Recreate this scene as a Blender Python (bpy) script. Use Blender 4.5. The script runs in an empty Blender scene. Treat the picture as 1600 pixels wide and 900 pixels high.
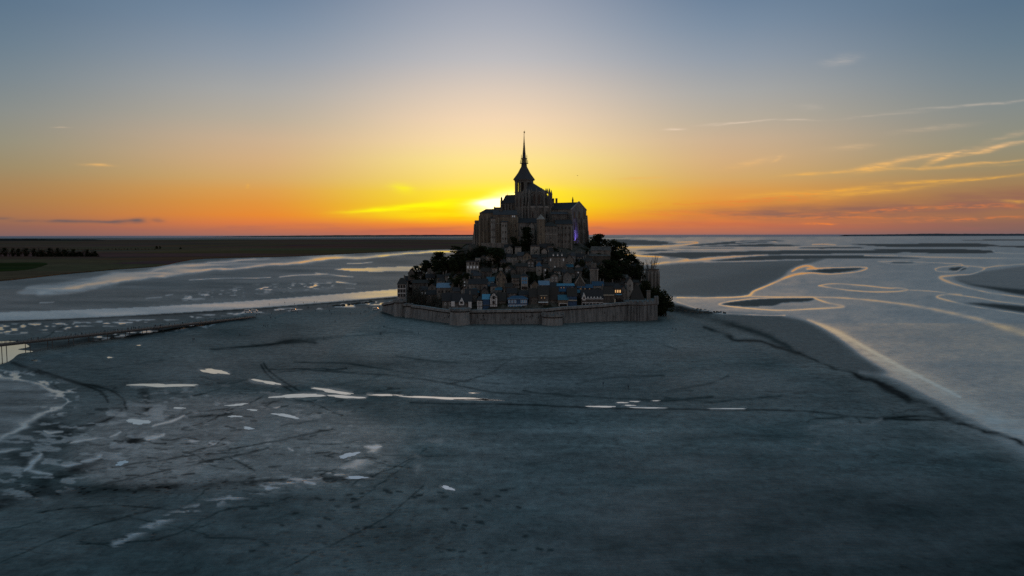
import bpy, bmesh, math, random
import numpy as np
from mathutils import Vector, Matrix

random.seed(7)
RNG = np.random.default_rng(7)
SC = bpy.context.scene
COL = SC.collection
R = math.radians

# ------------------------------------------------------------------ camera
F, CX, CY = 1142.0, 800.0, 450.0          # focal length and centre in photo pixels
CAMH = 64.0
PITCH, ROLL = math.atan(83.4 / F), R(0.12)
fw = Vector((0, math.cos(PITCH), -math.sin(PITCH)))
u0 = Vector((0, math.sin(PITCH), math.cos(PITCH)))
r0 = Vector((1, 0, 0))
up = u0 * math.cos(ROLL) + r0 * math.sin(ROLL)
rt = r0 * math.cos(ROLL) - u0 * math.sin(ROLL)
cam = bpy.data.cameras.new('camera')
cam.sensor_width = 36.0
cam.lens = F / 1600 * 36.0
cam.clip_start, cam.clip_end = 0.5, 200000.0
camo = bpy.data.objects.new('camera', cam)
COL.objects.link(camo)
m = Matrix.Identity(4)
for i in range(3):
    m[i][0], m[i][1], m[i][2] = rt[i], up[i], -fw[i]
m[2][3] = CAMH
camo.matrix_world = m
SC.camera = camo

def ray(px, py):
    return fw * F + rt * (px - CX) + up * (CY - py)

def at(px, py, Y):
    """point seen at photo pixel px, py at ground distance Y"""
    d = ray(px, py)
    t = Y / d.y
    return Vector((d.x * t, Y, CAMH + d.z * t))

def ground_at(px, py, z=0.0):
    d = ray(px, py)
    t = (z - CAMH) / d.z
    return Vector((d.x * t, d.y * t, z))

# ------------------------------------------------------------------ colour
def lin(c):
    out = []
    for v in c[:3]:
        v = v / 255.0
        out.append(v / 12.92 if v <= 0.04045 else ((v + 0.055) / 1.055) ** 2.4)
    return out

SC.view_settings.view_transform = 'Standard'
SC.view_settings.look = 'None'
SC.view_settings.exposure = 0.0
SC.view_settings.gamma = 1.0
SC.view_settings.use_curve_mapping = False

# ------------------------------------------------------------------ sky
SUN_AZ = math.atan((778 - CX) / F)
SUN_EL = R(2.4)
world = bpy.data.worlds.new('World')
SC.world = world
world.use_nodes = True
NT = world.node_tree
NT.nodes.clear()

class G:
    """tiny node helper"""
    def __init__(s, nt): s.nt = nt
    def n(s, t, **kw):
        o = s.nt.nodes.new(t)
        for k, v in kw.items(): setattr(o, k, v)
        return o
    def l(s, a, b): s.nt.links.new(a, b)
    def put(s, sock, v):
        if isinstance(v, bpy.types.NodeSocket): s.l(v, sock)
        elif v is not None: sock.default_value = v
    def math(s, op, a, b=None, c=None, clamp=False):
        o = s.n('ShaderNodeMath', operation=op, use_clamp=clamp)
        s.put(o.inputs[0], a)
        if b is not None: s.put(o.inputs[1], b)
        if c is not None: s.put(o.inputs[2], c)
        return o.outputs[0]
    def vmath(s, op, a, b=None):
        o = s.n('ShaderNodeVectorMath', operation=op)
        s.put(o.inputs[0], a)
        if b is not None: s.put(o.inputs[1], b)
        return o.outputs['Value'] if op in ('DOT_PRODUCT', 'LENGTH') else o.outputs[0]
    def mapr(s, v, a, b, c=0.0, d=1.0, kind='SMOOTHSTEP'):
        o = s.n('ShaderNodeMapRange', interpolation_type=kind)
        s.put(o.inputs[0], v)
        for i, x in enumerate((a, b, c, d)): s.put(o.inputs[1 + i], x)
        return o.outputs[0]
    def mix(s, f, a, b, mode='MIX', clamp=False):
        o = s.n('ShaderNodeMix', data_type='RGBA', blend_type=mode)
        o.clamp_result = clamp
        s.put(o.inputs[0], f)
        for i, v in ((6, a), (7, b)):
            if isinstance(v, (tuple, list)): v = (*v[:3], 1.0)
            s.put(o.inputs[i], v)
        return o.outputs[2]
    def noise(s, vec, scale, detail=3.0, rough=0.5, dist=0.0):
        o = s.n('ShaderNodeTexNoise')
        s.put(o.inputs['Vector'], vec)
        o.inputs['Scale'].default_value = scale
        o.inputs['Detail'].default_value = detail
        o.inputs['Roughness'].default_value = rough
        o.inputs['Distortion'].default_value = dist
        return o.outputs[0]
    def mapping(s, vec, loc=(0, 0, 0), rot=(0, 0, 0), sc=(1, 1, 1), kind='POINT'):
        o = s.n('ShaderNodeMapping', vector_type=kind)
        s.put(o.inputs['Vector'], vec)
        o.inputs['Location'].default_value = loc
        o.inputs['Rotation'].default_value = rot
        o.inputs['Scale'].default_value = sc
        return o.outputs[0]
    def ramp(s, f, stops, lin_in=False):
        o = s.n('ShaderNodeValToRGB')
        e = o.color_ramp.elements
        while len(e) < len(stops): e.new(0.5)
        for k, (p, c) in enumerate(stops):
            e[k].position = p
            e[k].color = (*(c if lin_in else lin(c)), 1.0)
        s.put(o.inputs[0], f)
        return o.outputs[0]

g = G(NT)
tc = g.n('ShaderNodeTexCoord').outputs['Generated']
nrm = g.vmath('NORMALIZE', tc)
sx = g.n('ShaderNodeSeparateXYZ'); g.l(nrm, sx.inputs[0])
el = g.math('MULTIPLY', g.math('ARCSINE', sx.outputs[2]), 180 / math.pi)
az = g.math('MULTIPLY', g.math('ARCTAN2', sx.outputs[0], sx.outputs[1]), 180 / math.pi)
daz = g.math('SUBTRACT', az, math.degrees(SUN_AZ) - 0.2)
aaz = g.math('ABSOLUTE', daz)
efac = g.math('SQRT', g.math('DIVIDE', g.math('MAXIMUM', el, 0.0), 90.0))

def eramp(rows):
    return g.ramp(efac, [(math.sqrt(e / 90.0), c) for e, c in rows])

SKY_C = [(0, (190, 108, 88)), (.3, (215, 112, 72)), (.8, (247, 140, 45)), (1.3, (255, 185, 8)), (2.2, (255, 226, 0)),
         (3.3, (255, 230, 52)), (4.3, (255, 226, 110)), (5.7, (255, 229, 142)), (7.2, (253, 222, 168)), (8.8, (244, 215, 180)),
         (10.8, (222, 204, 186)), (13.2, (190, 188, 190)), (15.5, (168, 173, 184)), (17.8, (150, 159, 176)),
         (30, (100, 128, 154)), (60, (76, 108, 128)), (90, (72, 104, 122))]
SKY_M = [(0, (150, 105, 98)), (.4, (190, 112, 82)), (.9, (222, 124, 66)), (1.5, (232, 138, 52)), (2.4, (226, 149, 62)),
         (3.3, (222, 160, 80)), (4.2, (214, 170, 106)), (5.6, (212, 175, 130)), (7.0, (204, 177, 146)), (8.5, (186, 174, 156)),
         (10.4, (170, 169, 166)), (12.7, (146, 156, 168)), (15, (124, 142, 162)), (17.2, (106, 128, 153)),
         (30, (86, 116, 142)), (60, (74, 106, 127)), (90, (72, 104, 122))]
SKY_F = [(0, (115, 95, 98)), (.6, (138, 100, 88)), (1.4, (160, 114, 80)), (2.4, (164, 124, 80)), (3.4, (160, 131, 92)),
         (4.5, (152, 138, 107)), (6.0, (144, 142, 124)), (8.0, (132, 139, 137)), (10, (117, 132, 141)), (12, (103, 124, 140)),
         (14.5, (90, 114, 136)), (30, (76, 106, 130)), (60, (73, 105, 126)), (90, (72, 104, 122))]
SKY_B = [(0, (158, 130, 118)), (5, (166, 138, 126)), (12, (152, 134, 130)), (25, (112, 122, 132)), (45, (84, 110, 127)), (90, (72, 104, 122))]
c = g.mix(g.mapr(aaz, 0.0, 18.5), eramp(SKY_C), eramp(SKY_M))
c = g.mix(g.mapr(aaz, 15.0, 37.0), c, eramp(SKY_F))
c = g.mix(g.mapr(aaz, 40.0, 120.0), c, eramp(SKY_B))

# clouds, placed by direction: u = x / y, v = z / y
ysafe = g.math('MAXIMUM', sx.outputs[1], 0.05)
cu = g.math('DIVIDE', sx.outputs[0], ysafe)
cv = g.math('DIVIDE', sx.outputs[2], ysafe)
front = g.mapr(sx.outputs[1], 0.1, 0.3)
uv = g.n('ShaderNodeCombineXYZ'); g.l(cu, uv.inputs[0]); g.l(cv, uv.inputs[1])
uv = uv.outputs[0]
wn = g.n('ShaderNodeTexNoise'); g.l(g.mapping(uv, sc=(14, 60, 1)), wn.inputs['Vector'])
wn.inputs['Scale'].default_value = 1.0; wn.inputs['Detail'].default_value = 4.0
warp = g.vmath('MULTIPLY', g.vmath('SUBTRACT', wn.outputs['Color'], (0.5, 0.5, 0.5)), (0.03, 0.008, 0.0))
uvw = g.vmath('ADD', uv, warp)

def uvp(px, py):
    d = ray(px, py)
    return d.x / d.y, d.z / d.y

def blob(px, py, a, b, ang=0.0, warped=True):
    """soft streak: centre in the photo's sky, half length a and half thickness b in pixels, tilt in degrees"""
    u_, v_ = uvp(px, py)
    q = g.mapping(uvw if warped else uv, loc=(u_, v_, 0), rot=(0, 0, R(ang)), sc=(a / F, b / F, 1), kind='TEXTURE')
    sp = g.n('ShaderNodeSeparateXYZ'); g.l(q, sp.inputs[0])
    l2 = g.math('ADD', g.math('MULTIPLY', sp.outputs[0], sp.outputs[0]), g.math('MULTIPLY', sp.outputs[1], sp.outputs[1]))
    return g.math('EXPONENT', g.math('MULTIPLY', l2, -1.0))

def blobs(rows):
    tot = None
    for row in rows:
        k = row[5] if len(row) > 5 else 1.0
        v = g.math('MULTIPLY', blob(*row[:5]), k)
        tot = v if tot is None else g.math('ADD', tot, v)
    return g.math('MULTIPLY', tot, front)

st = g.noise(g.mapping(uv, rot=(0, 0, R(-6)), sc=(9, 95, 1)), 1.0, 5.0, 0.62)
stf = g.noise(g.mapping(uv, rot=(0, 0, R(-8)), sc=(40, 320, 1)), 1.0, 4.0, 0.6)
# mauve bank low on the right
bank = blobs([(1400, 325, 260, 15, 2.5), (1580, 312, 130, 20, 4), (1230, 332, 160, 10, 0, .8)])
bank = g.math('MULTIPLY', bank, g.mapr(st, 0.25, 0.62, .45, 1.0))
c = g.mix(g.math('MULTIPLY', bank, 0.8, clamp=True), c, lin((148, 104, 86)))
hz = blobs([(800, 357, 1500, 8, 0, 1.0)])
hz = g.math('MULTIPLY', hz, g.mapr(st, 0.45, 0.7, 0.05, 0.75))
c = g.mix(g.math('MULTIPLY', hz, 0.6, clamp=True), c, lin((158, 100, 92)))
# small dark clouds low on the left
dk = blobs([(90, 346.5, 22, 2.6, 0), (118, 346.5, 26, 3.0, 0), (160, 347.5, 30, 2.4, -2), (190, 346.5, 28, 2.6, 1), (218, 345, 14, 3.6, 0, 1.2),
            (250, 346, 8, 3.0, 0, .7), (40, 345, 22, 2.4, 0, .7), (4, 341, 12, 2.2, 0, .8)])
c = g.mix(g.math('MULTIPLY', dk, 0.62, clamp=True), c, lin((108, 92, 92)))
lw = blobs([(690, 356, 60, 2.2, 1, .8), (620, 361, 90, 2.0, 0, .5), (1180, 352, 200, 3, -1, .5)])
c = g.mix(g.math('MULTIPLY', lw, 0.55, clamp=True), c, lin((190, 100, 75)))
# gold streaks
gold = blobs([(1150, 192, 42, 1.3, 4, .75), (1052, 202, 13, 1.6, 0, .9), (1240, 188, 30, 1.3, 0, .35), (1530, 163, 90, 1.6, 5, .3), (1380, 180, 60, 1.5, 5, .16),
              (1365, 262, 26, 5, 10, .9), (1440, 246, 70, 3.2, 10, .8), (1545, 233, 62, 3.0, 11, 1.0), (1470, 247, 22, 3.0, 25, .9),
              (1275, 271, 42, 2.2, 4, .95), (1440, 262, 120, 2.2, 2, .5), (1545, 254, 60, 1.8, 5, .75), (1450, 283, 60, 2.6, 3, .8), (1540, 279, 60, 2.0, 6, .7),
              (1180, 254, 32, 4, 12, .5), (1215, 248, 9, 2.5, 40, .45), (1330, 230, 30, 4, 5, .28), (1460, 200, 50, 4, 6, .22), (1580, 212, 30, 4, 15, .3),
              (1005, 278, 34, 2.0, 2, .6), (155, 258, 18, 2.2, -4, .8), (95, 199, 12, 1.2, 0, .35), (1315, 95, 22, 7, 10, .22), (1265, 168, 18, 5, 0, .1),
              (1590, 315, 30, 3.0, -5, .6), (1250, 303, 90, 4.5, 3, .75), (1370, 300, 90, 3.5, 6, .6), (1330, 296, 50, 2.5, 6, .5), (387, 290, 3, 3, 0, .6)])
gold = g.math('MULTIPLY', gold, g.mapr(stf, 0.3, 0.62, 0.35, 1.1))
c = g.mix(g.math('MULTIPLY', gold, 0.85, clamp=True), c, g.mix(g.mapr(el, 3.0, 9.5), lin((240, 176, 70)), lin((232, 214, 196))))
ember = blobs([(1285, 349, 24, 1.5, 0, 2.0), (1150, 316, 110, 3.5, 2, .7), (1420, 327, 150, 3.0, 3, .7), (1075, 334, 90, 5, 0, .7), (1300, 339, 160, 2.6, 0, .6), (1520, 342, 120, 2.6, 2, .6), (1240, 306, 60, 4, 6, .6), (1560, 322, 60, 3, -3, .5)])
ember = g.math('MULTIPLY', ember, g.mapr(stf, 0.38, 0.62))
c = g.mix(g.math('MULTIPLY', ember, 0.8, clamp=True), c, lin((232, 128, 62)))
# lit clouds and the glare round the hidden sun
lit = blobs([(640, 322, 75, 4.5, 5, .9), (700, 318, 46, 6, 6, .8), (630, 294, 18, 6, -8, .8), (590, 328, 50, 3, 3, .5), (690, 335, 120, 10, 0, .6), (815, 304, 80, 16, 0, .45)])
lit = g.math('MULTIPLY', lit, g.mapr(st, 0.3, 0.6, 0.3, 1.0))
c = g.mix(g.math('MULTIPLY', lit, 0.85, clamp=True), c, lin((255, 246, 20)))
glare = blobs([(782, 316, 30, 10, 12, 1.4), (770, 317, 22, 5.5, 0, 1.2), (775, 328, 14, 5, 0, .5), (800, 330, 26, 10, 0, .8)])
c = g.mix(1.0, c, g.mix(g.math('MINIMUM', glare, 1.4), (0, 0, 0), (1.5, 1.25, 0.9)), 'ADD')
halo = blobs([(790, 322, 95, 45, 0, 1.0)])
c = g.mix(1.0, c, g.mix(g.math('MULTIPLY', halo, 1.0), (0, 0, 0), (0.12, 0.05, 0.0)), 'ADD')
bg = g.n('ShaderNodeBackground'); g.l(c, bg.inputs[0]); bg.inputs[1].default_value = 1.0
wo = g.n('ShaderNodeOutputWorld'); g.l(bg.outputs[0], wo.inputs[0])

# ------------------------------------------------------------------ sun
sl = bpy.data.lights.new('sun', 'SUN')
sl.energy = 1.0
sl.angle = R(0.5)
sl.color = (1.0, 0.42, 0.12)
so = bpy.data.objects.new('sun', sl)
COL.objects.link(so)
sd = Vector((math.sin(SUN_AZ) * math.cos(SUN_EL), math.cos(SUN_AZ) * math.cos(SUN_EL), math.sin(SUN_EL)))
so.rotation_euler = (-sd).to_track_quat('-Z', 'Y').to_euler()
so.location = (0, 0, 300)
SC.cycles.use_denoising = False
# ------------------------------------------------------------------ object helpers
def tag(o, label=None, cat=None, group=None, kind=None):
    if label: o['label'] = label
    if cat: o['category'] = cat
    if group: o['group'] = group
    if kind: o['kind'] = kind
    return o

def empty(name, loc, rz=0.0):
    o = bpy.data.objects.new(name, None)
    o.empty_display_size = 0.5
    o.location = loc
    o.rotation_euler = (0, 0, rz)
    COL.objects.link(o)
    return o

class MB:
    def __init__(s): s.v, s.f, s.m = [], [], []
    def face(s, pts, mi=0):
        b = len(s.v); s.v += [tuple(p) for p in pts]
        s.f.append(tuple(range(b, b + len(pts)))); s.m.append(mi)
    def loft(s, a, b, mi=0, cap0=True, cap1=True):
        """two rings of equal length, joined"""
        n = len(a); o = len(s.v)
        s.v += [tuple(p) for p in a] + [tuple(p) for p in b]
        for i in range(n):
            j = (i + 1) % n
            s.f.append((o + i, o + j, o + n + j, o + n + i)); s.m.append(mi)
        if cap0: s.f.append(tuple(o + i for i in reversed(range(n)))); s.m.append(mi)
        if cap1: s.f.append(tuple(o + n + i for i in range(n))); s.m.append(mi)
    def box(s, x0, x1, y0, y1, z0, z1, mi=0):
        s.loft([(x0, y0, z0), (x1, y0, z0), (x1, y1, z0), (x0, y1, z0)],
               [(x0, y0, z1), (x1, y0, z1), (x1, y1, z1), (x0, y1, z1)], mi)
    def prism(s, poly, z0, z1, mi=0, top=None):
        top = top or poly
        s.loft([(x, y, z0) for x, y in poly], [(x, y, z1) for x, y in top], mi)
    def slab(s, quad, th, mi=0):
        """a sloped quad given thickness downwards"""
        s.loft([(p[0], p[1], p[2] - th) for p in quad], quad, mi)
    def gable(s, x0, x1, y0, y1, z0, z1, axis='x', mi=0):
        """solid triangular prism, ridge along axis"""
        if axis == 'x':
            ym = (y0 + y1) / 2
            s.loft([(x0, y0, z0), (x0, y1, z0), (x0, ym, z1)], [(x1, y0, z0), (x1, y1, z0), (x1, ym, z1)], mi)
        else:
            xm = (x0 + x1) / 2
            s.loft([(x0, y0, z0), (xm, y0, z1), (x1, y0, z0)], [(x0, y1, z0), (xm, y1, z1), (x1, y1, z0)], mi)
    def tube(s, p0, p1, r0_, r1_, n=6, mi=0):
        p0, p1 = Vector(p0), Vector(p1); d = (p1 - p0)
        q = d.to_track_quat('Z', 'Y')
        ra = [p0 + q @ Vector((r0_ * math.cos(2 * math.pi * k / n), r0_ * math.sin(2 * math.pi * k / n), 0)) for k in range(n)]
        rb = [p1 + q @ Vector((r1_ * math.cos(2 * math.pi * k / n), r1_ * math.sin(2 * math.pi * k / n), 0)) for k in range(n)]
        s.loft(ra, rb, mi)
    def mesh(s, name, mats):
        me = bpy.data.meshes.new(name)
        me.from_pydata(s.v, [], s.f)
        for mt in (mats if isinstance(mats, (list, tuple)) else [mats]): me.materials.append(mt)
        me.polygons.foreach_set('material_index', s.m)
        bm = bmesh.new(); bm.from_mesh(me)
        bmesh.ops.recalc_face_normals(bm, faces=bm.faces)
        bm.to_mesh(me); bm.free()
        return me
    def build(s, name, mats, parent=None):
        o = bpy.data.objects.new(name, s.mesh(name, mats))
        COL.objects.link(o)
        if parent: o.parent = parent
        return o

def link_mesh(name, me, parent=None, loc=(0, 0, 0), rz=0.0, sc=(1, 1, 1)):
    o = bpy.data.objects.new(name, me)
    COL.objects.link(o)
    if parent: o.parent = parent
    o.location = loc; o.rotation_euler = (0, 0, rz); o.scale = sc
    return o

def ngon(r, n, cx=0, cy=0, ph=0.0):
    return [(cx + r * math.cos(ph + 2 * math.pi * k / n), cy + r * math.sin(ph + 2 * math.pi * k / n)) for k in range(n)]

# ------------------------------------------------------------------ materials
MATS = {}
def mat(name):
    mt = bpy.data.materials.new(name); mt.use_nodes = True
    nt = mt.node_tree; nt.nodes.clear()
    gg = G(nt)
    out = gg.n('ShaderNodeOutputMaterial')
    return mt, gg, out

def stone(name, c0, c1, stain=0.5, sc=0.5, rough=0.95, bump=0.6, course=0.0):
    mt, q, out = mat(name)
    co = q.n('ShaderNodeTexCoord').outputs['Object']
    gp = q.n('ShaderNodeNewGeometry').outputs['Position']
    n1 = q.noise(gp, sc, 5, 0.65)
    n2 = q.noise(q.mapping(gp, sc=(.7, .7, 0.04)), 0.9, 4, 0.65)
    n3 = q.noise(gp, 2.6, 3, 0.7)
    col = q.mix(q.mapr(n1, 0.3, 0.7), c0, c1)
    col = q.mix(q.math('MULTIPLY', q.mapr(n2, 0.47, 0.62), stain), col, [v * 0.22 for v in c0])
    n4 = q.noise(q.mapping(gp, sc=(.35, .35, .03)), 1.0, 3, 0.6)
    col = q.mix(q.math('MULTIPLY', q.mapr(n4, 0.48, 0.64), stain * .7), col, [v * 0.35 for v in c0])
    col = q.mix(q.mapr(n3, 0.35, 0.75, 0.0, 0.45), col, [v * 0.5 for v in c0])
    if course > 0:
        br = q.n('ShaderNodeTexBrick'); q.l(q.mapping(gp, rot=(R(90), 0, 0), sc=(course,) * 3), br.inputs['Vector'])
        br.inputs['Color1'].default_value = (1, 1, 1, 1); br.inputs['Color2'].default_value = (.72, .72, .72, 1); br.inputs['Mortar'].default_value = (.5, .5, .5, 1)
        col = q.mix(0.6, col, br.outputs[0], 'MULTIPLY')
    b = q.n('ShaderNodeBsdfPrincipled')
    q.l(col, b.inputs['Base Color']); b.inputs['Roughness'].default_value = rough
    b.inputs['Specular IOR Level'].default_value = 0.25
    bp = q.n('ShaderNodeBump'); bp.inputs['Strength'].default_value = bump; bp.inputs['Distance'].default_value = 0.3
    q.l(n3, bp.inputs['Height']); q.l(bp.outputs[0], b.inputs['Normal'])
    q.l(b.outputs[0], out.inputs[0])
    MATS[name] = mt
    return mt

def plain(name, c0, rough=0.8, spec=0.3, var=0.35, sc=1.5, metal=0.0, emit=None, estr=0.0, bump=0.0, ws=(1, 1, 1)):
    mt, q, out = mat(name)
    gp = q.n('ShaderNodeNewGeometry').outputs['Position']
    n1 = q.noise(q.mapping(gp, sc=ws), sc, 4, 0.6)
    col = q.mix(q.mapr(n1, 0.3, 0.72, 0.0, var), c0, [v * 0.35 for v in c0])
    b = q.n('ShaderNodeBsdfPrincipled')
    q.l(col, b.inputs['Base Color']); b.inputs['Roughness'].default_value = rough
    b.inputs['Specular IOR Level'].default_value = spec; b.inputs['Metallic'].default_value = metal
    if emit:
        b.inputs['Emission Color'].default_value = (*emit, 1); b.inputs['Emission Strength'].default_value = estr
    if bump:
        bp = q.n('ShaderNodeBump'); bp.inputs['Strength'].default_value = bump; bp.inputs['Distance'].default_value = 0.15
        q.l(n1, bp.inputs['Height']); q.l(bp.outputs[0], b.inputs['Normal'])
    q.l(b.outputs[0], out.inputs[0])
    MATS[name] = mt
    return mt

stone('granite', (.25, .232, .205), (.35, .325, .29), 0.55, 0.12, course=1.1)
stone('granite_dark', (.15, .138, .124), (.24, .22, .195), 0.6, 0.2, course=1.1)
stone('granite_warm', (.27, .225, .17), (.36, .30, .225), 0.5, 0.2, course=1.0)
stone('granite_pale', (.36, .34, .30), (.44, .42, .38), 0.4, 0.25)
stone('rampart_stone', (.255, .258, .252), (.345, .345, .332), 0.55, 0.12, course=0.9)
stone('tower_stone', (.33, .33, .318), (.42, .415, .40), 0.42, 0.15, course=0.9)
stone('rough_rock', (.085, .078, .066), (.17, .155, .13), 0.3, 0.25, bump=1.0)
stone('plaster', (.34, .33, .31), (.42, .41, .39), 0.3, 0.3)
plain('white_paint', (.82, .81, .78), 0.7, var=.25)
plain('cream_paint', (.55, .49, .38), 0.7, var=.25)
plain('dark_timber', (.05, .04, .032), 0.8)
plain('slate', (.060, .060, .062), 0.85, 0.2, var=.6, sc=1.2, bump=.4, ws=(1, 1, 3))
plain('slate_brown', (.062, .054, .046), 0.75, 0.3, var=.6, sc=1.2, bump=.4, ws=(1, 1, 3))
plain('slate_blue_sheen', (.055, .13, .22), 0.7, 0.3, var=.5, sc=.9, bump=.3, ws=(1, 1, 3))  # blue, pale and teal slates carry reflected sky in their base colour
plain('slate_pale', (.20, .32, .45), 0.5, 0.5, var=.4, sc=.9)
plain('slate_teal_sheen', (.048, .18, .26), 0.5, 0.5, var=.5, sc=.9)
plain('blue_front', (.05, .12, .24), 0.6, 0.4, var=.5)
plain('blue_paint_sheen', (.12, .38, .56), 0.5, 0.5, var=.3)  # awning paint; on roofs and turquoise wall, bluish light put into the colour
plain('lead', (.085, .085, .09), 0.8, 0.25, var=.5, bump=.3)
plain('glass_dark', (.012, .013, .016), 0.25, 0.5, var=0)
plain('glass_blue', (.14, .45, .75), 0.2, 0.7, var=.2)
plain('glass_warm', (.4, .25, .1), 0.4, 0.5, var=.2, emit=(1.0, .55, .22), estr=.9)
plain('glass_dim', (.3, .2, .1), 0.4, 0.5, var=.2, emit=(1.0, .6, .3), estr=.16)
plain('glass_cool', (.4, .4, .4), 0.4, 0.5, var=.2, emit=(.85, .9, 1.0), estr=.12)
plain('gilding', (.55, .38, .12), 0.4, 0.5, metal=.8, var=.3)
plain('bark', (.05, .042, .034), 0.95, 0.1, var=.5)
plain('twig', (.13, .12, .105), 0.95, 0.1, var=.4)
plain('cloth_dark', (.02, .021, .025), 0.9, 0.2, var=.3)
plain('cloth_blue', (.03, .05, .09), 0.9, 0.2, var=.3)
plain('skin', (.36, .22, .16), 0.6, 0.3, var=.1)
plain('hair', (.03, .022, .018), 0.7, 0.3, var=.1)
plain('van_white', (.78, .78, .76), 0.3, 0.5, var=.08)
plain('rubber', (.02, .02, .02), 0.8, 0.3, var=.1)
plain('deck_wood', (.12, .105, .09), 0.8, 0.3, var=.4)
plain('steel', (.10, .105, .11), 0.5, 0.5, var=.3)

def foliage(name, c0, c1):
    mt, q, out = mat(name)
    gp = q.n('ShaderNodeNewGeometry').outputs['Position']
    oi = q.n('ShaderNodeObjectInfo').outputs['Random']
    n1 = q.noise(gp, 0.8, 3, 0.6)
    col = q.mix(q.mapr(n1, 0.35, 0.65), c0, c1)
    col = q.mix(q.math('MULTIPLY', oi, 0.5), col, [v * 0.55 for v in c0])
    d = q.n('ShaderNodeBsdfDiffuse'); q.l(col, d.inputs[0])
    t = q.n('ShaderNodeBsdfTranslucent'); q.l(col, t.inputs[0])
    ms = q.n('ShaderNodeMixShader'); ms.inputs[0].default_value = 0.2
    q.l(d.outputs[0], ms.inputs[1]); q.l(t.outputs[0], ms.inputs[2])
    q.l(ms.outputs[0], out.inputs[0])
    MATS[name] = mt
foliage('leaf_dark', (.022, .032, .016), (.040, .052, .024))
foliage('leaf_mid', (.035, .045, .022), (.055, .062, .03))
foliage('leaf_grey', (.085, .08, .065), (.12, .112, .09))

# ------------------------------------------------------------------ the tidal flat: wetness and sediment map
RX0, RX1, RY0, RY1 = -60, 1660, 364, 904
RW, RH = RX1 - RX0, RY1 - RY0
YY, XX = np.mgrid[RY0:RY1, RX0:RX1].astype(np.float64)
YY += 0.5; XX += 0.5

def gblur(a, sx_, sy_=None):
    sy_ = sx_ if sy_ is None else sy_
    out = a
    for ax, s in ((1, sx_), (0, sy_)):
        if s <= 0: continue
        r = max(1, int(3 * s)); k = np.exp(-0.5 * (np.arange(-r, r + 1) / s) ** 2); k /= k.sum()
        pad = [(0, 0), (0, 0)]; pad[ax] = (r, r)
        p = np.pad(out, pad, mode='edge')
        acc = np.zeros_like(out)
        for i, kv in enumerate(k):
            acc += kv * (p[:, i:i + out.shape[1]] if ax == 1 else p[i:i + out.shape[0], :])
        out = acc
    return out

def vnoise(sx_, sy_, seed, octv=3):
    rg = np.random.default_rng(seed); tot = np.zeros((RH, RW)); amp = 1.0; s = 0
    for o in range(octv):
        w, h = max(2, int(RW / (sx_ / 2 ** o)) + 2), max(2, int(RH / (sy_ / 2 ** o)) + 2)
        gr = rg.random((h, w))
        xs = np.linspace(0, w - 1.001, RW); ys = np.linspace(0, h - 1.001, RH)
        xi, yi = xs.astype(int), ys.astype(int); fx, fy = xs - xi, ys - yi
        fx = fx * fx * (3 - 2 * fx); fy = fy * fy * (3 - 2 * fy)
        a = gr[np.ix_(yi, xi)]; b = gr[np.ix_(yi, xi + 1)]; c_ = gr[np.ix_(yi + 1, xi)]; d = gr[np.ix_(yi + 1, xi + 1)]
        tot += amp * ((a * (1 - fx) + b * fx) * (1 - fy)[:, None] + (c_ * (1 - fx) + d * fx) * fy[:, None]); s += amp; amp *= .5
    return tot / s

NWX, NWY = vnoise(40, 14, 1) - .5, vnoise(40, 14, 2) - .5     # edge wobble
def spline(pts, closed=False, n=8):
    P = [np.array(p, float) for p in pts]; N = len(P); out = []
    rng_ = range(N if closed else N - 1)
    for i in rng_:
        p0 = P[(i - 1) % N] if closed or i > 0 else P[0]
        p1, p2 = P[i], P[(i + 1) % N]
        p3 = P[(i + 2) % N] if closed or i + 2 < N else P[-1]
        for k in range(n):
            t = k / n
            out.append(.5 * ((2 * p1) + (-p0 + p2) * t + (2 * p0 - 5 * p1 + 4 * p2 - p3) * t * t + (-p0 + 3 * p1 - 3 * p2 + p3) * t ** 3))
    if not closed: out.append(P[-1])
    return np.array(out)

def fill(pts, blur=1.0, wob=(0, 0), smooth=True, by=None):
    p = spline(pts, True) if smooth else np.array(pts, float)
    x = XX + NWX * wob[0]; y = YY + NWY * wob[1]
    ins = np.zeros((RH, RW), bool)
    x0, y0 = p[:, 0], p[:, 1]; x1, y1 = np.roll(x0, -1), np.roll(y0, -1)
    ya, yb = max(0, int(p[:, 1].min() - RY0 - wob[1] - 2)), min(RH, int(p[:, 1].max() - RY0 + wob[1] + 3))
    if yb <= ya: return np.zeros((RH, RW))
    xs, ys = x[ya:yb], y[ya:yb]; o = np.zeros(xs.shape, bool)
    for a, b, c_, d in zip(x0, y0, x1, y1):
        if b == d: continue
        cnd = (b > ys) != (d > ys)
        o ^= cnd & (xs < (c_ - a) * (ys - b) / (d - b) + a)
    ins[ya:yb] = o
    return gblur(ins.astype(float), blur, by if by is not None else blur * .5)

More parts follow.
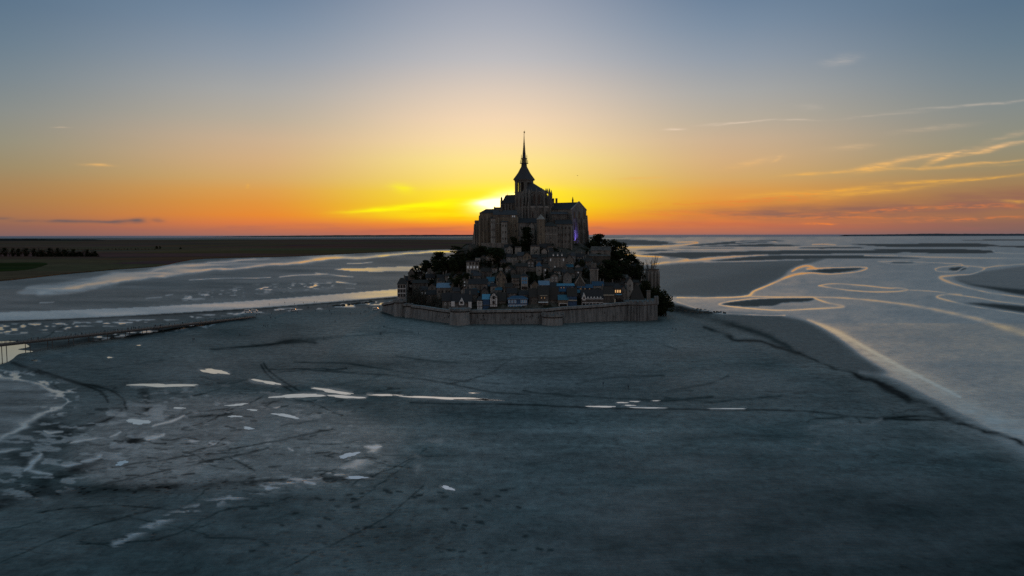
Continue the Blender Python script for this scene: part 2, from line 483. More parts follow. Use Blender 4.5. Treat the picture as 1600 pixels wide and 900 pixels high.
def stroke(pts, w, soft=1.0, wob=(0, 0), n=6, aspect=1.0, asp=None):
    """soft line; w = half width, may be a list along the line"""
    aspect = asp or aspect
    p = spline(pts, False, n)
    ws = np.interp(np.linspace(0, 1, len(p)), np.linspace(0, 1, len(w)), w) if isinstance(w, (list, tuple)) else np.full(len(p), w)
    res = np.full((RH, RW), 9.0)
    X, Y_ = XX + NWX * wob[0], YY + NWY * wob[1]
    for i in range(len(p) - 1):
        a, b = p[i], p[i + 1]; wm = (ws[i] + ws[i + 1]) / 2; mgn = wm * 4 + soft * 4 + max(wob) + 3
        c0, c1 = int(min(a[0], b[0]) - mgn) - RX0, int(max(a[0], b[0]) + mgn) - RX0
        d0, d1 = int(min(a[1], b[1]) - mgn) - RY0, int(max(a[1], b[1]) + mgn) - RY0
        c0, d0 = max(c0, 0), max(d0, 0); c1, d1 = min(c1, RW), min(d1, RH)
        if c1 <= c0 or d1 <= d0: continue
        xs, ys = X[d0:d1, c0:c1], Y_[d0:d1, c0:c1]
        dx, dy = b - a; L = dx * dx + dy * dy * aspect ** 2 + 1e-9
        t = np.clip(((xs - a[0]) * dx + (ys - a[1]) * dy * aspect ** 2) / L, 0, 1)
        dd = np.sqrt((xs - a[0] - t * dx) ** 2 + ((ys - a[1] - t * dy) * aspect) ** 2)
        res[d0:d1, c0:c1] = np.minimum(res[d0:d1, c0:c1], dd / (wm + soft))
    return np.exp(-(res ** 2) * 1.2)

def lay(base, msk, val, k=1.0):
    return base + (val - base) * np.clip(msk * k, 0, 1)

N1, N2, N3 = vnoise(220, 50, 11, 4), vnoise(70, 12, 12, 4), vnoise(14, 4, 13, 3)
NS = vnoise(90, 5, 14, 4)
BRK = vnoise(36, 8, 15, 4)
gloss = 0.10 + 0.10 * (N1 - .5)
tone = 0.92 + 0.35 * (N1 - .5) + 0.28 * (N2 - .5) + 0.10 * (N3 - .5)
hue = np.clip(0.35 + 0.5 * (N1 - .5), 0, 1)
tread = np.zeros((RH, RW))

# right: wide wet estuary
W1 = [(1040, 470), (1090, 484), (1130, 491), (1215, 493), (1258, 499), (1290, 512), (1318, 532), (1345, 556), (1390, 585), (1450, 618), (1520, 655), (1605, 700),
      (1700, 740), (1700, 368), (1300, 368), (1000, 370), (900, 372), (900, 470)]
m_w = fill(W1, 2.0, smooth=False)
gloss = lay(gloss, m_w, 0.62 + 0.08 * (NS - .5) + .12 * (N3 - .5) + .14 * (N2 - .5)); tone = lay(tone, m_w, 0.85); hue = lay(hue, m_w, .75)
# brighter film along the near bank
gloss = lay(gloss, stroke([(1225, 494), (1262, 501), (1300, 517), (1350, 548), (1410, 583), (1480, 618), (1545, 655), (1640, 705)], [1, 2, 5, 9, 14, 19, 22, 24], 2.0), .80 + .3 * (BRK - .5))
gloss = lay(gloss, stroke([(1262, 500), (1310, 520), (1370, 553), (1430, 585), (1500, 620)], [1, 2, 2, 2, 1], 1.0), .98)
gloss = lay(gloss, stroke([(1345, 580), (1400, 588), (1450, 612), (1490, 630)], [2, 4, 5, 3], 1.5), .75)
# navy hollow beside it
m_n = fill([(1132, 490), (1180, 492.5), (1228, 494), (1262, 503), (1300, 527), (1340, 556), (1385, 584), (1340, 582), (1285, 566), (1230, 545), (1175, 520), (1140, 503)], 6, by=3)
gloss = lay(gloss, m_n, .16); tone = lay(tone, m_n, .50); hue = lay(hue, m_n, .05)
def bank(pts, t=.55, h=.25, gl=.12, blur=1.2, k=1.0, by=None, wob=(3, .6)):
    global gloss, tone, hue
    mk = fill(pts, blur, wob, by=by)
    gloss = lay(gloss, mk, gl, k); tone = lay(tone, mk, t, k); hue = lay(hue, mk, h, k)
    return mk
mb = bank([(900, 420), (1024, 415), (1080, 411), (1180, 408), (1240, 405.5), (1290, 402.5), (1275, 409), (1240, 418), (1222, 432), (1190, 448), (1165, 461), (1110, 463.5), (1050, 463), (900, 465)], .75, .6, .22, 2)
tone = lay(tone, fill([(1190, 417), (1240, 418), (1222, 432), (1190, 447), (1160, 459), (1090, 461), (1040, 458), (1060, 440), (1130, 432)], 9, by=4), .42); hue = lay(hue, fill([(1190, 417), (1240, 418), (1222, 432), (1160, 459), (1040, 458), (1060, 440), (1130, 432)], 9, by=4), .05)
for pts in ([(1128, 475), (1165, 469.5), (1200, 466.5), (1255, 464.5), (1272, 466), (1262, 471), (1225, 473), (1205, 478), (1150, 478.5)],
            [(1262, 424), (1290, 420), (1335, 418), (1346, 420), (1318, 425), (1275, 428), (1255, 427)],
            [(1484, 419), (1500, 417), (1510, 419), (1500, 423), (1484, 422)],
            [(1395, 409.5), (1425, 408.5), (1436, 410), (1400, 411.2)]):
    bank(pts, .35, .1, .10, 1.2)
bank([(1490, 434), (1515, 427), (1560, 421), (1620, 414), (1700, 410), (1700, 470), (1600, 461), (1555, 452), (1515, 445)], .85, .7, .30, 2)
for pts in ([(1492, 437), (1520, 444), (1560, 449), (1610, 453), (1700, 460), (1700, 474), (1600, 461.5), (1550, 452.5), (1515, 445)],
            [(1508, 473), (1550, 474), (1610, 479), (1700, 488), (1700, 500), (1600, 488.5), (1545, 480)]):
    bank(pts, .25, .05, .08, 3, by=1.2)
# far thin banks
for pts, t in (([(900, 377), (960, 374.5), (1010, 375.5), (1055, 379), (1045, 382), (1000, 383.2), (900, 384)], .6), ([(1070, 384.5), (1110, 380), (1160, 376.5), (1200, 375.2), (1226, 376.5), (1190, 379), (1130, 382)], .55),
            ([(1094, 385.5), (1140, 383.2), (1200, 381.3), (1250, 383.5), (1225, 385), (1150, 386)], .5), ([(994, 391), (1030, 389), (1052, 390.5), (1020, 392.8)], .5),
            ([(1000, 398), (1060, 394.5), (1120, 394), (1200, 391.8), (1300, 391), (1396, 392), (1396, 396), (1300, 396.5), (1200, 398), (1110, 401), (1085, 405), (1040, 403)], .45),
            ([(1110, 408.5), (1160, 402.5), (1210, 399.3), (1290, 398.7), (1380, 399.5), (1445, 403), (1380, 404.3), (1310, 403.5), (1240, 405.2)], .40),
            ([(1255, 385.8), (1310, 385.5), (1352, 387.2), (1310, 388.5), (1255, 388)], .4), ([(1330, 381), (1400, 381), (1470, 380), (1530, 380.2), (1562, 384.5), (1500, 386), (1400, 386), (1360, 384)], .35),
            ([(1364, 389.5), (1420, 389.3), (1480, 388.8), (1550, 391.5), (1548, 395.2), (1480, 396), (1420, 394.5), (1380, 392)], .32), ([(1560, 385), (1580, 383.6), (1640, 384), (1640, 386.5), (1575, 386.4)], .3),
            ([(1500, 375.2), (1560, 374.2), (1640, 374.6), (1640, 376), (1540, 376)], .5), ([(1040, 387.3), (1090, 386.8), (1150, 387.6), (1090, 388.3)], .7)):
    bank(pts, t, .45, .12, 2.0, by=.45, wob=(6, .5))
def film(pts, w, gl=1.0, soft=.5, tn=.9, wob=(0, 0), asp=1.6):
    global gloss, tone
    mk = stroke(pts, w, soft, (wob[0] + 3, wob[1] + .8), aspect=asp) * np.clip(.45 + 1.5 * (BRK - .2), .4, 1)
    gloss = lay(gloss, mk, gl); tone = lay(tone, mk, tn)
film([(1058, 464.8), (1110, 465), (1165, 463), (1178, 455), (1200, 446), (1232, 432), (1262, 426.5), (1300, 428), (1340, 424.5), (1354, 419.5), (1345, 417.8), (1300, 418.3), (1262, 420)], [.8, .8, 1.6, 2.4, 1.4, 2.6, 3.0, 1, 1, 1.2, 1, .8, 2])
film([(1238, 424), (1248, 418), (1262, 415), (1275, 420)], [1.2, 2.4, 3, 2])
film([(1279, 446.6), (1302, 443.4), (1345, 445.6), (1387, 450), (1404, 450), (1417, 453), (1396, 455.6), (1356, 455.6), (1313, 452), (1279, 446.6)], [1, 1.1, 1.2, 1, 1.4, 2.2, 1.4, 1.3, 1, 1])
film([(1417, 453), (1451, 454.8), (1475, 457.3), (1483, 459.5)], .8)
film([(1372, 408.5), (1409, 408.5), (1451, 410.2), (1498, 412.3), (1503, 415)], .8); film([(1372, 408.5), (1400, 413), (1450, 412)], .6, .8)
film([(1461.5, 420), (1472, 416.9), (1500, 415), (1528, 417), (1538, 419), (1534, 423.3), (1515, 428.6), (1490, 430), (1470, 433), (1481, 440.3), (1505, 447.8), (1536, 455.2), (1568, 460.5), (1640, 470)], [.8, .8, 1, 1.4, 1.6, 1.4, 1.4, 2.2, 3.4, 3, 2, 1.6, 1.6, 1.6])
film([(1538, 419), (1558, 415.9), (1600, 412.7), (1640, 411)], [1.2, 1.2, 1.4, 1.6]); film([(1462, 420), (1466, 424), (1492, 424.4), (1503, 419), (1512, 417)], .8)
film([(1502, 460.5), (1483, 459.5), (1463, 463.7), (1483, 470), (1526, 479.6), (1568, 486), (1640, 497)], [2.2, 1.6, 2.2, 1.8, 1.1, 1, 1]); film([(1483, 459.5), (1526, 465), (1568, 472.2), (1640, 480)], [1.2, 1.4, 1.2, 1.6])
film([(1165, 462.5), (1210, 463.5), (1281, 464.2), (1324, 466), (1387, 472), (1451, 482), (1515, 495), (1560, 508), (1660, 540)], [.9, 1, 1.2, 1.8, 2.4, 4, 6, 7, 9], .93)
film([(1270, 464.8), (1292, 473), (1317, 478.2), (1304, 480.8), (1262, 483), (1220, 485), (1175, 482.5), (1128, 477), (1128, 473.5), (1160, 468.5), (1200, 465.8), (1270, 464.8)], [1.2, 1.8, 2.6, 1.6, 1.2, 1, 1, 1.2, 1.2, .8, .8, 1.2])
film([(1058, 472), (1090, 482), (1125, 489)], 1, .8); film([(1130, 490), (1190, 492.7), (1225, 493)], .9, .95)
film([(900, 395), (985, 398.5), (1030, 401.2), (1075, 404.8)], [3, 2, 2, 1.0], .98); film([(1020, 413), (1050, 409), (1095, 405.5), (1140, 401.2), (1200, 398)], [2.4, 3, 3, 2, .6], .85)
film([(1100, 409.5), (1180, 408), (1255, 406)], .9, .8); film([(1350, 399.5), (1400, 400.2), (1457, 402), (1640, 404.5)], [.8, 2, 2.2, .8], .9)
film([(1552, 391), (1560, 395), (1600, 396.5), (1660, 397)], [1, 1.4, 1.6, 1.6], .85); film([(1045, 379.5), (1075, 378), (1090, 379.5), (1060, 383.5), (1010, 385.6), (900, 388)], 1.0, .9); film([(1150, 379), (1195, 376.7), (1215, 378)], .8, .9)
film([(900, 387), (1000, 387.6), (1120, 386.2), (1250, 386), (1330, 384)], .8, .8); film([(1270, 382), (1290, 381.6), (1306, 382.6)], .8, .95); film([(980, 390), (1100, 389.5), (1255, 389.6), (1350, 390.5)], .7, .75)

# left: creek and river beyond the flat
m_l = fill([(-80, 440), (60, 433), (150, 425), (260, 413), (400, 402), (560, 396), (760, 389), (760, 470), (620, 465), (420, 480), (200, 494), (-80, 503)], 1.5, smooth=False)
gloss = lay(gloss, m_l, .27 + .3 * (NS - .5)); tone = lay(tone, m_l, .55); hue = lay(hue, m_l, .35)
m = fill([(27, 457), (77, 442), (174, 427.5), (240, 419), (329, 408), (426, 404), (543, 398), (640, 393.5), (760, 389), (760, 394), (640, 396), (543, 405), (426, 414), (329, 424), (240, 432), (178, 442), (120, 457), (77, 461.5)], 2, (30, 6))
gloss = lay(gloss, m, .62 + .9 * (NS - .5))
film([(60, 458), (110, 450), (165, 441), (215, 434), (329, 423), (426, 413.5), (490, 408), (543, 403.5), (640, 396.5), (760, 390)], [5, 7, 6, 3, 2, 2, 4, 3, 1.6, 1.6], .92, asp=1.2, wob=(14, 6))
film([(100, 446), (174, 433), (240, 423), (329, 411), (400, 406)], [1, 2, 2.2, 1.6, 1], .8, wob=(20, 6))
m = fill([(523, 421), (560, 418.5), (620, 416.5), (760, 412), (760, 419), (690, 420.5), (620, 424), (560, 424.2)], 1.0, (14, 2)); gloss = lay(gloss, m, .80 + .5 * (NS - .5))
for pts, w in (([(298, 437), (360, 434.6), (426, 433.4)], .5), ([(525, 441), (540, 442.2), (556, 443.4)], 1.4), ([(543, 450.6), (556, 450.4)], .6), ([(440, 433), (470, 429.5), (510, 428)], 1.2),
               ([(490, 426), (520, 430), (550, 433)], 1.0), ([(545, 412), (580, 409.5)], .6), ([(65, 473.6), (85, 472.5)], 1), ([(230, 466), (250, 464)], .8), ([(258, 461), (268, 459.6)], 1)):
    film(pts, w, .9, wob=(8, 2))
spk = np.clip((N3 * .45 + vnoise(7, 1.7, 31, 2) * .55 - .55) * 16, 0, 1)
zone = stroke([(290, 466), (350, 459), (410, 452), (470, 448), (515, 445)], [3, 6, 7, 6, 3], 3, asp=1.5)
gloss = lay(gloss, spk * zone, .95)
m_r = fill([(-80, 490), (0, 488), (110, 484.5), (233, 479.5), (388, 470.2), (500, 461.5), (625, 451), (625, 463.5), (520, 472), (426, 479.5), (271, 489.5), (116, 497.5), (0, 502.5), (-80, 505)], .8, smooth=False)
gloss = lay(gloss, m_r, .80 + .3 * (NS - .5)); tone = lay(tone, m_r, .9)
# dark bank line and the muddy strip in front of the river
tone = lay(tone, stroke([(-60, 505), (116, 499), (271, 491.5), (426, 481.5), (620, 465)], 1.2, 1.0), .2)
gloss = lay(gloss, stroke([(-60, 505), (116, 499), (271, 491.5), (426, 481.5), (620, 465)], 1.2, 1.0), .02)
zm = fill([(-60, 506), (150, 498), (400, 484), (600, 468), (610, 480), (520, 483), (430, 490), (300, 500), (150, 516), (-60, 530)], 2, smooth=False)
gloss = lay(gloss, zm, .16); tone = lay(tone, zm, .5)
sp2 = np.clip((vnoise(12, 2.0, 33, 2) - .59) * 16, 0, 1)
gloss = lay(gloss, sp2 * fill([(0, 508), (120, 503), (260, 496), (440, 482), (600, 470), (605, 476), (450, 486), (280, 499), (120, 515), (0, 522)], 2), .9)
tone = lay(tone, stroke([(210, 494), (300, 489), (390, 484), (480, 482), (600, 474)], [2, 4, 3, 2.5, 3], 1, wob=(20, 6)), .22)
tone = lay(tone, stroke([(-40, 546), (60, 540), (160, 529), (250, 517), (330, 506), (400, 497)], [7, 6, 5, 4, 3, 1], 1.5, wob=(24, 8)), .20)
gloss = lay(gloss, stroke([(-40, 546), (60, 540), (160, 529), (250, 517), (330, 506), (400, 497)], [7, 6, 5, 4, 3, 1], 1.5, wob=(24, 8)), .03)
gloss = lay(gloss, sp2 * stroke([(150, 527), (250, 515), (330, 506)], 3, 2), .85)

# near flat: sediment bands, tracks, seaweed
tone = lay(tone, fill([(640, 640), (900, 646), (1300, 650), (1700, 690), (1700, 760), (1200, 700), (800, 690), (600, 720)], 30, by=10), 1.12, .5)
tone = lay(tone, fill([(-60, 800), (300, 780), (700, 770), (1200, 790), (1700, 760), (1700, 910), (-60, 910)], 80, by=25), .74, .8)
tone = lay(tone, fill([(580, 650), (680, 700), (720, 780), (640, 860), (560, 900), (900, 900), (1000, 760), (900, 660)], 50, by=20), .80, .6)
hue = lay(hue, fill([(180, 640), (420, 620), (590, 660), (630, 700), (560, 750), (300, 770), (120, 740)], 16, by=6), 1.0); tone = lay(tone, fill([(180, 640), (420, 620), (590, 660), (630, 700), (560, 750), (300, 770), (120, 740)], 16, by=6), 1.45, .8)
gloss = lay(gloss, fill([(180, 640), (420, 620), (590, 660), (630, 700), (560, 750), (300, 770), (120, 740)], 20, by=8), .22, .8)
tone = lay(tone, fill([(-60, 555), (200, 550), (420, 575), (380, 600), (200, 640), (60, 720), (-60, 760)], 26, by=9), .62, .8)
tone = lay(tone, fill([(620, 505), (800, 512), (1000, 506), (1060, 520), (1000, 560), (800, 575), (600, 560), (500, 530)], 30, by=10), 1.12, .7)
tone = lay(tone, fill([(1100, 590), (1300, 600), (1420, 650), (1300, 670), (1100, 640)], 30, by=10), .75, .6)
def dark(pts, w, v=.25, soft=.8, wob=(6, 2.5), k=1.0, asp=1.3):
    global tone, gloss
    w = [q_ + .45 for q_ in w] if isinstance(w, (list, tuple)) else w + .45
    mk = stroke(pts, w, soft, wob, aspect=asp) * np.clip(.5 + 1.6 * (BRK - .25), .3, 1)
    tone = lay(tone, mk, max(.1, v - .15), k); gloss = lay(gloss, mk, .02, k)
dark([(640, 629), (720, 631), (800, 632), (950, 638), (1100, 640), (1250, 642), (1340, 652), (1400, 655), (1480, 656)], [.5, .6, .6, .8, .8, 1, 1.6, 1.4, .8], .35)
dark([(1100, 512), (1160, 530), (1225, 546), (1260, 553), (1300, 573), (1345, 587), (1385, 604), (1435, 628), (1500, 658), (1620, 702)], [1, 1.6, 2.4, 2, 1.5, 3.4, 5, 4, 3, 4], .28, 1.2, (26, 11))
dark([(1040, 478), (1090, 492), (1140, 507), (1190, 523), (1235, 546)], [2, 3, 4, 4, 2], .5, 3, (20, 8))
dark([(1370, 596), (1395, 612), (1420, 626)], [3, 6, 4], .12, 1.0)
dark([(1380, 655), (1440, 650), (1500, 662)], 2, .4); dark([(1262, 660), (1275, 655), (1330, 652), (1345, 662)], .8, .45)
dark([(412, 567), (420, 579), (440, 594), (468, 611)], .7, .4, .6, (1, .5)); dark([(408, 570), (417, 584), (436, 600), (456, 611)], .7, .4, .6, (1, .5))
dark([(500, 580), (600, 586), (690, 597), (760, 611), (830, 617)], .6, .5); dark([(460, 566), (560, 570), (680, 590), (780, 600)], .4, .65)
dark([(20, 566), (70, 585), (120, 597), (160, 606), (190, 622), (198, 640)], [3, 3, 2, 1.4, 1.2, 1], .3); dark([(60, 578), (120, 598), (155, 612), (168, 628)], 1.2, .3)
dark([(150, 640), (190, 640), (160, 660), (110, 668)], 2, .35); dark([(225, 610), (232, 640)], 5, .45, 4)
dark([(0, 790), (50, 770), (75, 750), (110, 735), (160, 715), (190, 695), (225, 680)], [14, 12, 7, 9, 8, 7, 3], .32, 3, (30, 14)); dark([(0, 640), (60, 660), (100, 680), (30, 720)], 10, .55, 8, (30, 14))
dark([(330, 546), (420, 538), (470, 531), (560, 524), (640, 518)], [1, 2, 3, 1.2, .6], .45, 1, (14, 4)); dark([(446, 535), (480, 533.5), (492, 535)], 2, .4, 1)
dark([(80, 770), (200, 763), (320, 758), (430, 752), (580, 745)], [10, 9, 7, 5, 3], .5, 3); tread = lay(tread, stroke([(40, 772), (200, 764), (320, 758), (430, 752), (640, 745)], [14, 13, 11, 8, 5], 4), 1)
for pts in ([(100, 740), (200, 726), (300, 712), (370, 706)], [(60, 800), (180, 790), (300, 800)], [(120, 850), (260, 840), (340, 800), (420, 790)], [(360, 715), (400, 735)], [(340, 705), (430, 690), (520, 670)], [(150, 760), (260, 735), (420, 700)],
            [(420, 900), (520, 850), (600, 810), (660, 760)], [(0, 880), (120, 830), (260, 790)], [(700, 600), (760, 585), (800, 560)], [(600, 510), (660, 525), (690, 535)], [(910, 560), (960, 540), (1020, 535), (1060, 545)]):
    dark(pts, .6, .62, .8, (8, 4)); tread = lay(tread, stroke(pts, 5, 4), .6)
tread = lay(tread, fill([(460, 800), (620, 780), (700, 830), (820, 860), (860, 904), (430, 904)], 40, by=16), .55)
tone = lay(tone, stroke([(1080, 740), (1120, 780), (1160, 830), (1210, 890)], .8, .8, (3, 2)), 1.35, .6); tone = lay(tone, stroke([(1088, 738), (1130, 780), (1172, 830), (1222, 890)], .6, .8, (3, 2)), 1.3, .5)
for pts in ([(900, 600), (960, 590), (1040, 586)], [(1080, 610), (1040, 612), (1110, 598), (1140, 586)], [(1040, 622), (1120, 628), (1220, 618)], [(620, 556), (700, 566), (800, 562), (900, 556), (960, 545)], [(760, 540), (830, 545), (900, 538)], [(820, 610), (880, 618), (960, 622), (1040, 626), (1110, 620)]):
    dark(pts, .7, .68, 1.2, (10, 4))
rgr = random.Random(77)
for k in range(46):
    x, y = rgr.uniform(-40, 560), rgr.uniform(570, 860); a = rgr.gauss(-.12, .25); L_ = rgr.uniform(40, 160); pts = []
    for j in range(5): pts.append((x + L_ * j / 4 * math.cos(a) + rgr.uniform(-4, 4), y + L_ * j / 4 * math.sin(a) + rgr.uniform(-2.5, 2.5)))
    dark(pts, rgr.uniform(.1, .4), rgr.uniform(.62, .85), .6, (14, 7)); 
    if k % 2: tread = lay(tread, stroke(pts, 3, 3), .7)
BND = vnoise(420, 16, 51, 5); B2 = vnoise(120, 26, 52, 5)
msk = fill([(-60, 520), (620, 505), (1050, 500), (1300, 575), (1500, 665), (1700, 760), (1700, 930), (-60, 930)], 10)
tone = tone * (1.08 + msk * (.75 * (BND - .5) + .55 * (B2 - .5)))
gloss = gloss + msk * .16 * (B2 - .5)
for k in range(60):
    x, y = rgr.uniform(380, 860), rgr.uniform(765, 866); dark([(x, y), (x + rgr.uniform(3, 9), y + rgr.uniform(-1, 2))], rgr.uniform(.8, 2.0), .5, .8, (5, 3))
for k in range(90):
    x, y = rgr.uniform(20, 620), rgr.uniform(600, 770); dark([(x, y), (x + rgr.uniform(4, 22), y + rgr.uniform(-3, 3))], rgr.uniform(.3, .8), .5, .6, (6, 4))
# faint light veins and wet sheen spots
for pts, w in (([(1270, 668), (1300, 660), (1350, 664), (1380, 656)], .8), ([(1265, 675), (1280, 690), (1262, 700)], 2), ([(660, 690), (690, 688)], 4), ([(640, 705), (655, 720), (650, 735)], 4)):
    gloss = lay(gloss, stroke(pts, w, 2.5, (14, 6)) * np.clip((BRK - .35) * 3, 0, 1), .26)
# pooled film on the left
blot = np.clip((vnoise(34, 7, 41, 4) - .58) * 16, 0, 1)
gloss = lay(gloss, blot * fill([(20, 660), (120, 640), (260, 630), (290, 660), (250, 700), (120, 760), (0, 780), (0, 690)], 14, by=6), .50)
blot2 = np.clip((vnoise(24, 5, 42, 4) - .50) * 12, 0, 1)
gloss = lay(gloss, blot2 * stroke([(180, 850), (270, 806), (370, 775), (470, 748), (530, 738), (570, 715), (590, 697)], [3, 4, 5, 7, 8, 6, 3], 3), .68)
gloss = lay(gloss, np.clip((vnoise(16, 3.4, 44, 3) - .66) * 16, 0, 1) * fill([(240, 610), (480, 620), (600, 690), (560, 760), (300, 740), (180, 700)], 20), .38)
gloss = lay(gloss, fill([(-80, 590), (20, 592), (70, 603), (95, 620), (92, 640), (60, 655), (20, 675), (-80, 705)], 3, (16, 9)), .27 + .5 * (NS - .5)); hue = lay(hue, fill([(-80, 590), (20, 592), (70, 603), (95, 620), (92, 640), (60, 655), (20, 675), (-80, 705)], 3), .8)
film([(-60, 710), (0, 688), (28, 668), (62, 650), (92, 638), (97, 625), (88, 612), (60, 603), (20, 592), (-60, 582)], [8, 6, 5, 3, 2, 1.6, 1.4, 2, 3, 3], .85, wob=(26, 13), asp=1.2)
gloss = lay(gloss, np.clip((vnoise(14, 5, 46, 3) - .55) * 16, 0, 1) * fill([(-60, 575), (40, 582), (110, 605), (120, 630), (90, 650), (60, 640), (80, 615), (40, 600), (-60, 600)], 6), .8)

for (px, py, a, b_, an) in ((265, 657, 26, 3, -22), (243, 682, 14, 3, -15), (145, 716.5, 18, 3.4, -12), (130, 688, 18, 3.4, -6), (14, 706, 10, 4, -20), (113, 724.5, 14, 2.2, 0), (580, 699, 12, 2.2, -8), (480, 752.5, 8, 2, 20), (428, 761, 9, 2, 0),
                            (180, 680, 12, 2, -25), (78, 671, 13, 2.2, -5), (52, 715, 7, 6, -50), (60, 740, 18, 3.4, 10), (45, 728, 12, 4, -40), (437, 636, 7, 1, 0), (306, 691, 4, 1.6, 0), (454, 702, 4, 1.4, 30), (332, 690, 5, 1.2, 0)):
    ca, sa = math.cos(R(an)), math.sin(R(an))
    gloss = lay(gloss, stroke([(px - a * ca, py - a * sa), (px - a * .2 * ca, py - a * .2 * sa + 1), (px + a * ca, py + a * sa)], [b_ * .3, b_, b_ * .4], .8, (26, 12), asp=1.3), .85)
# damp dark footing along the ramparts, corner low on the right darkened by moisture and painted-in lens falloff
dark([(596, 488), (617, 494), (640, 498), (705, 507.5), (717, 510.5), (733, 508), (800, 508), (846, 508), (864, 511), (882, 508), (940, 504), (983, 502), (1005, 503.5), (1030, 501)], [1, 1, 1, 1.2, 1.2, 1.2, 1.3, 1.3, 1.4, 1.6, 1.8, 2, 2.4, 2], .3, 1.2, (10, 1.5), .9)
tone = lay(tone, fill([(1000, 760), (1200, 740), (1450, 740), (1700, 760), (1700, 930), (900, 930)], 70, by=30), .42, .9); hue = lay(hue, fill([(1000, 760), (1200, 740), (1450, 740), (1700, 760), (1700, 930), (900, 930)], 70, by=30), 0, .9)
tone = lay(tone, fill([(540, 504), (800, 511), (1030, 505), (1110, 530), (900, 562), (640, 560), (460, 520)], 24, by=8), 1.45, .8)
POOLS = [(255, 602, 47, 2.6, 0), (335, 580.5, 23, 3.2, 8), (417, 597, 21, 2.2, 9), (520, 611.5, 31, 2.4, 8), (466, 618.5, 42, 2.8, -3), (541, 620, 32, 1.8, 3), (597, 617.2, 23, 1.2, 1),
         (700, 622, 62, 2.0, 2), (752, 624.6, 34, 1.2, 1), (742, 614, 8, .8, 0), (217, 659, 20, 3.6, 0), (280, 637.5, 11, 1.2, 0), (370, 632.5, 16, 1.6, -4), (447, 649.5, 19, 2.4, 8), (367, 650.5, 10, 1.4, 0),
         (388, 669, 8, 2, 4), (395, 640.5, 9, 1.1, 4), (545, 711, 14, 3.6, -14), (557, 746, 18, 2.0, 0), (700, 762.5, 11, 2.4, 12), (190, 723.5, 10, 3, -12), (940, 635.2, 21, 1.2, 0), (1012, 637.2, 28, .8, 1),
         (972, 629, 9, .8, 0), (992, 627.4, 8, .7, 0), (984, 633.4, 10, .7, 0), (1025, 626, 6, .6, 0), (1140, 638.3, 27, .7, 0), (620, 617.5, 10, .7, 0), (54, 563, 6, 1.3, 6), (171, 558.5, 4, 1, 5), (217, 539.5, 3, .7, 0)]
for (px, py, a, b_, an) in POOLS:
    ca, sa = math.cos(R(an)), math.sin(R(an))
    hal = stroke([(px - a * ca, py - a * sa), (px, py), (px + a * ca, py + a * sa)], [b_ * .5, b_ * 1.3, b_ * .5], b_ * .8 + 1.2, (18, 6), asp=1.4)
    gloss = np.maximum(gloss, hal * .34); tone = lay(tone, hal, .7, .7)
dark([(1034, 481), (1060, 483), (1085, 487), (1110, 490)], [5, 5, 3, 2], .25, 2, (16, 5))
AP = [(500, 503), (800, 511), (1030, 504), (1130, 535), (1000, 575), (760, 588), (560, 575), (400, 530)]
hue = lay(hue, fill(AP, 26, by=9), .75, .9)
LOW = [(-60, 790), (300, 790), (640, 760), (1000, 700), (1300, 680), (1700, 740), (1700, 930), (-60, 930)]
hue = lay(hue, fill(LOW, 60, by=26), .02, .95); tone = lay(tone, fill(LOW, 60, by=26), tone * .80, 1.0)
tone = lay(tone, fill([(640, 655), (1000, 650), (1250, 668), (1100, 740), (800, 760), (640, 720)], 40, by=14), tone * 1.18, 1.0)
# wind on the far water: the surface is rougher away from the mount
wind = np.zeros((RH, RW)); up_ = YY < 505
wind[up_ & (XX < 700)] = (np.clip((640 - XX) / 420, 0, 1) * np.where(YY > 452, .85, .38) + .05)[up_ & (XX < 700)]
wind[up_ & (XX > 1000)] = (np.clip((XX - 1120) / 400, 0, 1) * .38)[up_ & (XX > 1000)]
tread = np.where(YY < 505, wind, tread)
gloss, tone, hue = np.clip(gloss, 0, 1), np.clip(tone, 0, 1.6), np.clip(hue, 0, 1)
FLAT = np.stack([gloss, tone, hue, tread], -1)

def flat_sample(px, py):
    x = np.clip(px - RX0 - .5, 0, RW - 1.001); y = np.clip(py - RY0 - .5, 0, RH - 1.001)
    xi, yi = x.astype(int), y.astype(int); fx, fy = (x - xi)[:, None], (y - yi)[:, None]
    return (FLAT[yi, xi] * (1 - fx) + FLAT[yi, xi + 1] * fx) * (1 - fy) + (FLAT[yi + 1, xi] * (1 - fx) + FLAT[yi + 1, xi + 1] * fx) * fy

